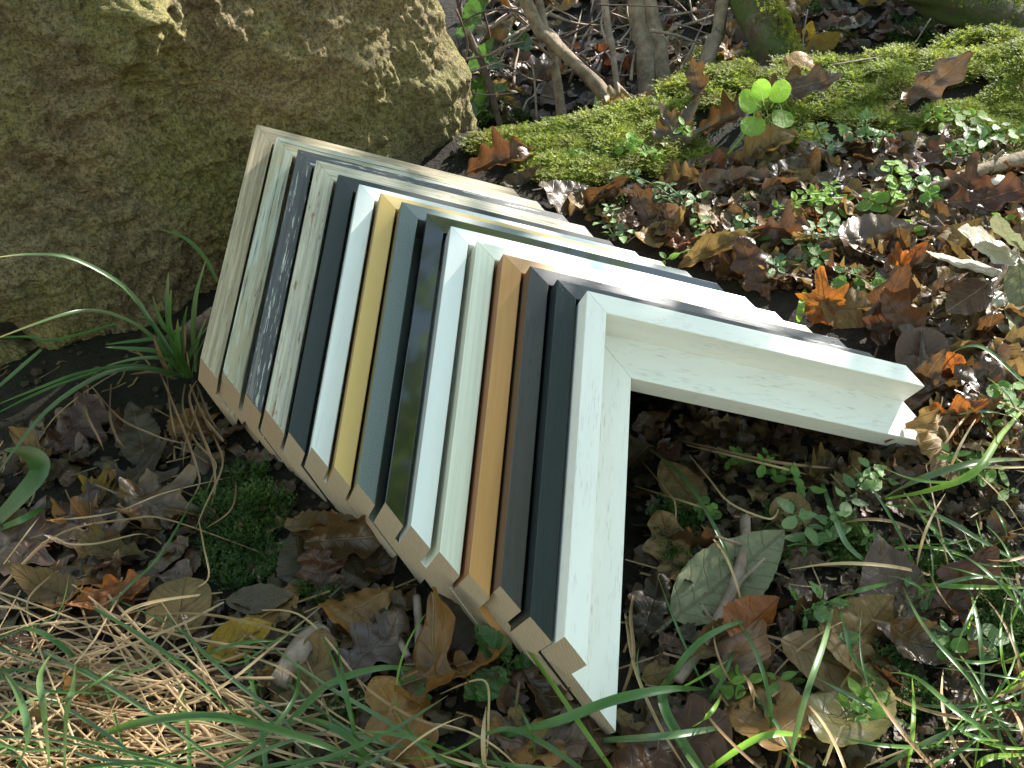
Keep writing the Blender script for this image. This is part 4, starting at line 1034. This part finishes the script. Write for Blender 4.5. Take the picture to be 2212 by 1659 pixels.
plant(1330, 520, [(1315, 445, .05, 3), (1350, 500, .02, 2), (1300, 480, .02, 1)], 'small', 'sage', 18, 'small grey green plant close behind the rear frame ends', G1)
plant(1820, 455, [(1680, 450, .04, 5), (1740, 420, .05, 4), (1790, 400, .05, 3)], 'small', 'lime', 19, 'bright lime chickweed sprawling in the middle of the bank', G1)
plant(1910, 470, [(1960, 370, .06, 4), (1930, 350, .06, 3), (1880, 430, .03, 2)], 'round', 'lime', 20, 'lime green plant with rounded leaves right of the bright chickweed', G1)
plant(1735, 570, [(1760, 490, .05, 4), (1790, 500, .04, 3), (1720, 530, .03, 2), (1700, 560, .02, 1)], 'small', 'sage', 18, 'white shining chickweed just above the litter in full sun', G1)
plant(1640, 545, [(1628, 518, .02, 1), (1610, 530, .01, 1), (1650, 530, .01, 0)], 'round', 'green', 17, 'small round leaved green plant near the ends of the middle frames', G1)
plant(1560, 545, [(1540, 535, .015, 1), (1440, 560, .02, 1)], 'small', 'green', 15, 'tiny green seedling touching the middle frame ends', G1)
plant(1870, 320, [(1868, 255, .05, 2), (1900, 290, .03, 1), (1840, 290, .03, 1)], 'ovate', 'sage', 22, 'thin grey green seedling near the top of the bank', G1)
plant(1780, 330, [(1760, 270, .05, 3), (1800, 310, .03, 2)], 'small', 'sage', 17, 'dull green seedling behind the tan curled oak leaf', G1)
plant(2020, 270, [(2010, 240, .03, 1), (2040, 262, .02, 1)], 'small', 'lime', 17, 'lime green seedling beside the shiny pinkish leaf', G1)
plant(2100, 330, [(2090, 280, .04, 2), (2130, 300, .03, 2), (2160, 270, .03, 1)], 'small', 'sage', 19, 'grey green seedling near the right edge of the bank', G1)
plant(1260, 345, [(1240, 325, .02, 1), (1275, 330, .02, 0)], 'small', 'green', 13, 'tiny green seedling in the moss near the boulder', G1)
plant(1985, 420, [(2010, 385, .03, 2), (1970, 390, .03, 1)], 'small', 'sage', 17, 'grey green seedling beside the fallen branch', G1)
plant(1900, 640, [(1830, 590, .05, 1), (1870, 620, .03, 1), (1915, 625, .02, 1)], 'toothed', 'green', 24, 'green toothed leaf sprig in the litter above the front frame', G1)
plant(1765, 1190, [(1720, 1115, .05, 2), (1800, 1110, .05, 3), (1830, 1080, .04, 1), (1700, 1180, .03, 0), (1770, 1205, .01, 0), (1800, 1200, .01, 0)], 'small', 'sage', 27, 'large leaved chickweed on the dark soil inside the frame corner', G2)
plant(1690, 1040, [(1650, 1000, .04, 2), (1740, 1055, .03, 2), (1660, 985, .03, 1)], 'small', 'green', 20, 'green seedling in the shade under the front frame', G2)
plant(1870, 1040, [(1880, 1010, .04, 2), (1850, 1060, .02, 1), (1910, 1035, .02, 1)], 'small', 'sage', 20, 'sage green seedling under the tip of the front frame', G2)
plant(2080, 1040, [(2050, 980, .05, 3), (2110, 1000, .04, 3), (2150, 1010, .03, 2), (2180, 1060, .02, 1)], 'small', 'green', 23, 'sunlit green chickweed near the right edge below the litter', G2)
plant(2180, 900, [(2185, 840, .05, 2), (2165, 865, .03, 1), (2200, 880, .02, 1)], 'round', 'green', 20, 'round leaved green plant at the right edge above the bright blade', G2)
plant(2120, 940, [(2090, 900, .03, 1), (2140, 920, .03, 1)], 'small', 'green', 17, 'small green seedling in the straw at the right edge', G2)
plant(1770, 1335, [(1780, 1300, .04, 2), (1740, 1320, .03, 1), (1800, 1390, .02, 1)], 'ovate', 'sage', 25, 'silvery seedling standing in front of the dark soil at right', G2)
plant(1980, 1265, [(1965, 1240, .03, 1), (2000, 1290, .02, 1)], 'small', 'sage', 18, 'small sage seedling where the pair of stems meet', G2)
plant(2040, 1400, [(2050, 1370, .03, 1), (2020, 1360, .03, 1)], 'small', 'sage', 15, 'small pale seedling on the dark moss at right', G2)
plant(1690, 1490, [(1680, 1470, .02, 1), (1725, 1450, .02, 0)], 'small', 'green', 18, 'little green seedling behind the large ochre leaf', G2)
plant(1095, 1445, [(1085, 1420, .03, 0), (1100, 1455, .02, 0), (1120, 1425, .03, 0)], 'toothed', 'dgreen', 40, 'dark green toothed nettle seedling at the cut ends of the frames', 'green plants below the frames', name='nettle_seedling')
plant(665, 1505, [(660, 1495, .01, 0), (680, 1500, .01, 0)], 'round', 'green', 11, 'tiny round leaved seedling under the green blades at bottom centre', 'green plants below the frames')
plant(560, 1500, [(550, 1480, .02, 1)], 'small', 'green', 12, 'tiny green seedling between straw and blades at bottom left', 'green plants below the frames')
# broad green leaves by the boulder, among twigs
P = gpt(1030, 270); o = empty('broadleaf_plant', P, 'plant with broad dark green leaves between the boulder and the twigs', 'plant')
dB = 1.55
for (bx, by), (tx, ty), wd in [((1000, 260), (1045, 170), 1), ((1010, 160), (1065, 90), .8), ((985, 75), (1040, 45), .8), ((1040, 130), (1090, 150), .7), ((1105, 70), (1145, 110), .8), ((1000, 210), (1030, 250), .8), ((1060, 190), (1100, 190), .6), ((1000, 40), (1055, 0), .9)]:
    A = at(bx, by, dB); Bp = at(tx, ty, dB - .03); yv = Bp - A; ln = yv.length * 1.1; yv.normalize(); nz = Vector((U(-.5, .3), -.6, .6)); nz = (nz - yv * nz.dot(yv)).normalized(); xv = yv.cross(nz)
    l = bpy.data.objects.new('leaf', random.choice(LEAFM['flat_ovate'])); C.objects.link(l); l.parent = o; l.material_slots[0].link = 'OBJECT'; l.material_slots[0].material = LM['dgreen']
    m = Matrix((xv, yv, nz)).transposed().to_4x4(); m.translation = A - P + yv * ln * .5; l.matrix_local = m @ Matrix.Diagonal((ln * wd, ln, ln, 1))
    mb = MB(); tube(mb, [Vector((0, 0, 0)), (A - P) * .6 + Vector((0, .02, 0)), A - P], .0016, .001, segs=4, rough=0); mb.build('stalk', M_GRASS, o)
# pale fallen sprig at the right
dR = gdepth(2110, 620) - .03; P = at(2200, 640, dR); o = empty('fallen_sprig', P, 'fallen sprig with large pale silvery leaves shining in the sun at the right edge', 'sprig')
mb = MB(); tube(mb, [p - P for p in near([(2130, 640), (2160, 600), (2180, 560), (2212, 520), (2260, 470)], dR - .02, dR)], .003, .0025, segs=6, rough=.05); mb.build('stem', M_TWIG, o)
for (bx, by), (tx, ty), mt in [((2160, 590), (1995, 555), 'pale'), ((2140, 625), (2195, 745), 'pale'), ((2190, 560), (2060, 510), 'pale'), ((2140, 610), (2040, 680), 'mauve'), ((2200, 560), (2212, 690), 'olive'), ((2195, 540), (2150, 470), 'olive'), ((2190, 650), (2260, 790), 'olive'), ((2210, 520), (2250, 430), 'mauve')]:
    A = at(bx, by, dR - .02); Bp = at(tx, ty, dR - .05 + U(-.02, .03)); yv = Bp - A; ln = yv.length; yv.normalize(); nz = Vector((U(-.2, .4), U(-.3, .3), 1)); nz = (nz - yv * nz.dot(yv)).normalized(); xv = yv.cross(nz)
    l = bpy.data.objects.new('leaf', random.choice(LEAFM['flat_ovate'])); C.objects.link(l); l.parent = o; l.material_slots[0].link = 'OBJECT'; l.material_slots[0].material = LM[mt]
    m = Matrix((xv, yv, nz)).transposed().to_4x4(); m.translation = A - P + yv * ln * .5; l.matrix_local = m @ Matrix.Diagonal((ln * 1.05, ln, ln, 1))

# ------------------------------------------------------------------ mushroom, sticks, stems
dm = gdepth(2152, 425); P = at(2152, 425, dm); o = empty('mushroom', P, 'tiny pale mushroom with a domed cap at the right edge of the bank', 'mushroom')
M_MUSH = (lambda g: g.done(g.principled(g.mix(g.noise(g.coord('Object'), 200), (.62, .50, .38), (.75, .66, .54)), .5, .4)))(NT('mushroom_flesh'))
A = at(2158, 395, dm - .01) - P
mb = MB(); tube(mb, [Vector((0, 0, -.005)), A * .5 + Vector((.002, 0, 0)), A], .0016, .0012, segs=8, rough=.03); mb.build('stalk', M_MUSH, o)
mb = MB(); rows = []
for k in range(9):
    a = k / 8 * PI * .5; r = .013 * math.sin(a); z = .009 * math.cos(a)
    rows.append([mb.vert((A.x + r * math.cos(b), A.y + r * math.sin(b), A.z + z - .002)) for b in [2 * PI * j / 20 for j in range(20)]])
rows.append([mb.vert((A.x + .002 * math.cos(b), A.y + .002 * math.sin(b), A.z + .003)) for b in [2 * PI * j / 20 for j in range(20)]])
for a, b in zip(rows, rows[1:]):
    for j in range(20): mb.face((a[j], b[j], b[(j + 1) % 20], a[(j + 1) % 20]))
mb.build('cap', M_MUSH, o)
def stick(pts, r0, r1, mat, label, name='stick', cat='stick', group=None, knots=0, segs=8):
    P = pts[0]; mb = MB(); tube(mb, [p - P for p in pts], r0, r1, segs=segs, rough=.22, seed=rnd() * 9)
    o = mb.build(name, mat); o.location = P
    for k in range(knots):
        i = random.randrange(1, len(pts)); A = pts[i] - P; kb = MB()
        tube(kb, [A, A + Vector((U(-1, 1), U(-.5, .5), U(.2, 1))).normalized() * r0 * U(3, 8)], r0 * .45, r0 * .2, segs=5, rough=.2); kb.build('side_shoot', mat, o)
    return tag(o, label, cat, group)
def gpath(pl, lift): return [at(x, y, gdepth(x, min(y, 1685)) - lift) for x, y in pl]
stick(gpath([(1610, 1118), (1608, 1180), (1585, 1270), (1545, 1350), (1500, 1420), (1465, 1470)], .016), .0042, .0032, M_TWIG, 'brown knobbly twig lying across the large grey green leaf', 'twig', 'twig', knots=3)
stick(gpath([(1985, 410), (2060, 390), (2130, 365), (2250, 335)], .02), .0055, .0085, M_BARK, 'grey fallen branch on the bank at the right edge', 'fallen_branch', 'branch', knots=1)
stick(gpath([(1880, 505), (1960, 500), (2040, 492)], .02), .004, .003, M_TWIG, 'bleached broken stick in the sunlit litter', knots=1)
stick(gpath([(1420, 440), (1460, 470), (1490, 500)], .01), .0015, .001, M_TWIG, 'thin pale twig behind the sprawling chickweed', 'twig', 'twig')
stick(gpath([(1730, 400), (1690, 375), (1650, 350)], .012), .004, .003, M_TWIG, 'short brown stick beside the tan curled oak leaf')
stick(gpath([(1525, 500), (1510, 535), (1525, 560)], .012), .005, .004, M_TWIG, 'stubby pale stick end behind the middle frames')
stick(gpath([(2212, 600), (2120, 640), (2040, 665), (1990, 700)], .03), .0015, .001, M_TWIGD, 'thin dark twig across the pale sprig', 'twig', 'twig')
stick(gpath([(900, 1290), (905, 1350), (902, 1400)], .012), .003, .002, M_TWIG, 'short pale twig standing below the frames', 'twig', 'twig')
stick(gpath([(830, 1330), (870, 1400), (880, 1420)], .012), .003, .0025, M_TWIG, 'bent twig beside the orange brown leaf below the frames', 'twig', 'twig')
stick(gpath([(600, 1480), (660, 1400), (700, 1370)], .012), .010, .012, M_TWIG, 'piece of crumbling tan bark under the green blades', 'bark_piece', 'bark', segs=6)
def zpath(pl, d, dtop=None):
    n = len(pl) - 1; return [at(x, y, d + ((dtop or d) - d) * i / n) for i, (x, y) in enumerate(pl)]
def up(pl, extra=2.2):                     # carry a stem on beyond the top of the picture
    (x1, y1), (x0, y0) = pl[-1], pl[-2]; f = 300 / max(30, abs(y1 - y0)) * extra
    return pl + [(x1 + (x1 - x0) * f * .6, y1 + (y1 - y0) * f)]
gS = 'thin grey stems behind the moss bank'
STEMS = [
 ([(1372, 262), (1290, 185), (1190, 85), (1135, 0)], 1.42, 15, 14, M_BARK, 'leaning grey stem running up to the left from the moss bank', 2),
 ([(1223, 285), (1197, 130), (1165, 0)], 1.48, 11, 8, M_BARK, 'thin grey stem left of the leaning one', 1),
 ([(1343, 250), (1325, 110), (1305, 0)], 1.50, 8, 7, M_TWIG, 'slender pale upright stem between the leaning stem and the twin stems', 2),
 ([(1402, 240), (1393, 110), (1372, 0)], 1.52, 21, 19, M_BARK, 'left stem of the pair of twin trunks', 0),
 ([(1440, 232), (1425, 110), (1400, 0)], 1.52, 19, 16, M_BARK, 'right stem of the pair of twin trunks', 0),
 ([(1498, 175), (1540, 90), (1562, 0)], 1.50, 17, 15, M_BARK, 'grey leaning stem at the left of the mossy trunk', 1),
 ([(1100, 310), (1050, 160), (1015, 80), (990, 0)], 1.50, 7, 6, M_TWIGD, 'dark crooked thin stem right of the boulder', 2),
]
for pl, d, r0, r1, mt, lab, kn in STEMS:
    n_ = len(pl); pl2 = up([(pl[0][0], pl[0][1] + 40)] + pl[1:])
    pts = [at(x, y, d + (.02 * i)) for i, (x, y) in enumerate(pl2)]
    stick(pts, wpx(r0, d), wpx(r1, d), mt, lab, 'sapling', 'tree', gS, knots=kn, segs=12)
# mossy trunk
def trunk(pl, d, r0, r1, label, mossn):
    pts = [at(x, y, d + .015 * i) for i, (x, y) in enumerate(pl)]
    P = pts[0]; o = empty('mossy_tree', P, label, 'tree')
    mb = MB(); tube(mb, [p - P for p in pts], wpx(r0, d), wpx(r1, d), segs=24, rough=.16, seed=3, sub=8); tr_ = mb.build('trunk', M_BARKM, o)
    ms = MB(); SP = spline(pts, 40); side = Vector((.75, -.1, .25))
    for k in range(mossn):
        i = int(40 * rnd() ** 1.3); p = SP[i]; tg = (SP[min(40, i + 1)] - SP[max(0, i - 1)]).normalized()
        a = random.gauss(0, .75); n = side - tg * side.dot(tg); n.normalize(); n.rotate(Quaternion(tg, a))
        r = wpx(r0 + (r1 - r0) * i / 40, d); dv = (tg * U(-1, .3) + n * .6 + Vector((U(-.4, .4), U(-.4, .4), 0))).normalized()
        frond(ms, p + n * r * 1.0 - P, n, U(.007, .014), U(.0016, .003), dv)
    ms.build('moss', M_MOSS, o, smooth=False); return o
trunk([(1705, 195), (1660, 90), (1625, 0), (1560, -180), (1500, -420), (1450, -900)], 1.50, 46, 40, 'leaning brown trunk with bright moss down its right side', 2600)
trunk([(2290, 110), (2150, 45), (2040, -5), (1900, -90), (1700, -260), (1500, -500)], 1.62, 52, 44, 'thick mossy trunk leaning out of the top right corner', 2600)
# twigs in the tangle
random.seed(21)
TW = [([(1290, 10), (1370, 12), (1452, 15)], 4, 1.45), ([(1010, 60), (1040, 120), (1090, 100), (1130, 90)], 6, 1.5), ([(1000, 130), (1080, 110), (1140, 60), (1190, 10)], 6, 1.52), ([(1190, 95), (1260, 60), (1330, 20)], 5, 1.55), ([(1000, 160), (1030, 150), (1090, 130)], 4, 1.45), ([(1015, 200), (1060, 205), (1115, 200)], 3, 1.5), ([(1230, 180), (1250, 120), (1270, 60), (1285, 0)], 6, 1.6), ([(1160, 260), (1155, 180), (1150, 140)], 5, 1.5), ([(1060, 60), (1120, 20), (1170, -20)], 6, 1.5), ([(1150, 45), (1100, 20), (1030, 30), (990, 60)], 5, 1.48), ([(1330, 200), (1345, 130), (1370, 60)], 4, 1.6), ([(1245, 250), (1300, 200), (1360, 190)], 4, 1.56), ([(1040, 10), (1060, 90), (1055, 160)], 5, 1.56), ([(1480, 150), (1500, 80), (1490, 0)], 5, 1.75), ([(1760, 170), (1735, 100), (1745, 20)], 4, 1.6), ([(1280, 160), (1320, 95), (1400, 40)], 4, 1.65), ([(1800, 140), (1890, 125), (1960, 115)], 4, 1.33), ([(2010, 40), (1960, 120), (1950, 135)], 3, 1.6), ([(985, 20), (1010, 90), (1003, 150), (1025, 210)], 5, 1.42)]
for k_, (pl, wp, d) in enumerate(TW):
    stick([at(x, y, d + .01 * i) for i, (x, y) in enumerate(pl)], wpx(wp, d) * .5 * 1.1, wpx(wp, d) * .35, M_TWIG if k_ % 3 else M_TWIGD, 'pale bare twig in the sunlit tangle behind the boulder and moss bank', 'twig', 'twig', 'bare twigs behind the moss bank', knots=1, segs=6)
mb = MB()
for k_ in range(150):
    px, py = U(1000, 1480), U(-20, 260); L_ = U(40, 170); a = U(-1.6, .7); d = U(1.48, 2.1)
    if py + L_ * .5 > 270: continue
    pts = [at(px + L_ * t * math.cos(a) + U(-6, 6), py - L_ * t * math.sin(a) * -1 + U(-6, 6), d + .08 * t) for t in (0, .33, .66, 1)]
    tube(mb, pts, U(.0012, .003), .0008, segs=5, sub=3)
o = mb.build('brushwood', M_TWIG); tag(o, 'tangle of fine dead twigs on the ground behind the moss bank', 'brushwood', kind='stuff')

# ------------------------------------------------------------------ trees outside the picture that shade the glade
random.seed(5)
S = c2w((.5736, -.7996, .1736)).normalized()
M_CAN = mat_blade('canopy_leaf', (.20, .33, .06), (.34, .46, .11), .5, .45, .4, scale=3)
def canopy(name, base, targets, label, tk=.09):
    o = empty(name, base, label, 'tree'); mb = MB(); lb = MB()
    top = Vector((base.x, base.y, base.z + 4.2))
    mb_pts = [Vector((0, 0, -.2)), Vector((.05, .03, 1.5)), Vector((-.05, .1, 3)), Vector((0, 0, 4.6))]
    tube(mb, mb_pts, tk, tk * .5, segs=12, sub=6)
    for (c_, r, cnt, ls) in targets:
        rel = Vector(c_) - base; hz = max(.8, min(4.2, rel.z - .35 * math.hypot(rel.x, rel.y)))
        tube(mb, [Vector((0, 0, hz)), rel * .5 + Vector((0, 0, hz * .55)), rel], tk * .11, .003, segs=6, sub=4)
        for _ in range(cnt):
            v = Vector((random.gauss(0, 1), random.gauss(0, 1), random.gauss(0, .7))); v = v.normalized() * (r * rnd() ** .5)
            p = rel + v; m = orient(Vector((U(-.7, .7), U(-.7, .7), 1)).normalized(), U(0, 2 * PI)); s = ls * U(.7, 1.3)
            ids = [lb.vert(p + m @ Vector((x * s, y * s, z * s)), (x + .5, y)) for x, y, z in ((0, -.5, 0), (.28, -.2, .04), (.3, .15, .03), (0, .5, -.04), (-.3, .15, .03), (-.28, -.2, .04))]
            lb.face((ids[0], ids[1], ids[2], ids[3])); lb.face((ids[0], ids[3], ids[4], ids[5]))
    mb.build('trunk', M_BARK, o); lb.build('crown', M_CAN, o, smooth=False)
    return o
def over(px, py, d):                        # point towards the sun where leaves are placed to shade that spot of ground
    return gpt(px, min(py, 1655)) + S * d
canopy('tree', Vector((3.6, 2.6, 0)), [
  (over(1000, 1640, 3.6), .16, 90, .07), (over(1480, 1640, 3.4), .16, 24, .05), 
  (over(650, 1600, 3.6), .18, 34, .06), (over(200, 1120, 3.6), .20, 130, .07), (at(1285, 1350, .70) + S * 3.3, .06, 110, .05), (at(1300, 1150, .73) + S * 3.3, .06, 110, .05), (at(1310, 950, .76) + S * 3.3, .05, 80, .05), (over(1540, 1280, 3.3), .09, 34, .05), (at(800, 360, 1.15) + S * 3.2, .07, 26, .04), (at(1080, 450, 1.15) + S * 3.2, .05, 12, .035), (at(1450, 590, 1.02) + S * 3.2, .05, 10, .035), (at(1120, 530, 1.05) + S * 3.2, .03, 6, .03), (over(2080, 1600, 3.2), .10, 9, .04), (over(1800, 1400, 3.2), .10, 9, .035), (over(2000, 1250, 3.2), .10, 8, .035),  # some clumps added to shade the front frame's left arm and rear right arms
  (over(1550, 40, 3.4), .35, 120, .08), (over(1900, 20, 3.4), .35, 130, .08), (over(1750, 350, 3.2), .07, 18, .05), (over(1500, 420, 3.2), .06, 16, .05)],
  'broadleaf tree standing off to the right, outside the picture, shading the glade')
canopy('tree', Vector((-1.8, -1.6, 0)), [(( .9, -.3, 3.4), .8, 420, .11), ((1.9, .2, 3.9), .8, 380, .11), ((.3, -1.2, 3.0), .9, 420, .11), ((-1.2, -.8, 2.6), .9, 420, .11), ((1.4, -1.2, 2.6), .9, 380, .11), ((-1.6, .2, 2.9), .8, 380, .11), ((2.6, -.6, 2.4), .8, 300, .11), ((.2, .2, 4.2), .6, 200, .11), ((1.3, .7, 2.7), .45, 80, .10), ((1.0, 1.1, 2.1), .25, 60, .09), ((1.9, 1.0, 3.5), .5, 170, .11), ((.7, .4, 2.2), .3, 70, .10), ((2.2, .4, 3.0), .6, 220, .11), ((1.15, 1.3, 3.0), .6, 110, .10), ((1.5, 1.7, 3.5), .6, 90, .11), ((.7, 1.0, 3.3), .5, 70, .10), ((1.9, 1.2, 2.7), .4, 60, .10)],
  'broadleaf tree behind the viewer, outside the picture, its crown arching over the frames', .12)

# ------------------------------------------------------------------ light
S = c2w((.5736, -.7996, .1736)).normalized()
sun = bpy.data.lights.new('sun', 'SUN'); sun.energy = 5.0; sun.angle = math.radians(.53); sun.color = (1, .955, .88)
so = bpy.data.objects.new('sun', sun); C.objects.link(so)
so.rotation_euler = S.to_track_quat('Z', 'Y').to_euler(); so.location = S * 5
w = bpy.data.worlds.new('World'); scene.world = w; w.use_nodes = True
bg = w.node_tree.nodes['Background']; sky = w.node_tree.nodes.new('ShaderNodeTexSky')
sky.sky_type = 'NISHITA'; sky.sun_disc = False; sky.sun_elevation = math.asin(S.z); sky.sun_rotation = math.atan2(S.x, S.y)
w.node_tree.links.new(sky.outputs[0], bg.inputs[0]); bg.inputs[1].default_value = .10; sky.ozone_density = 0.0; sky.dust_density = .3; sky.air_density = 2.0
scene.view_settings.view_transform = 'Standard'; scene.view_settings.look = 'None'
scene.view_settings.exposure = 1.78; scene.view_settings.gamma = 1
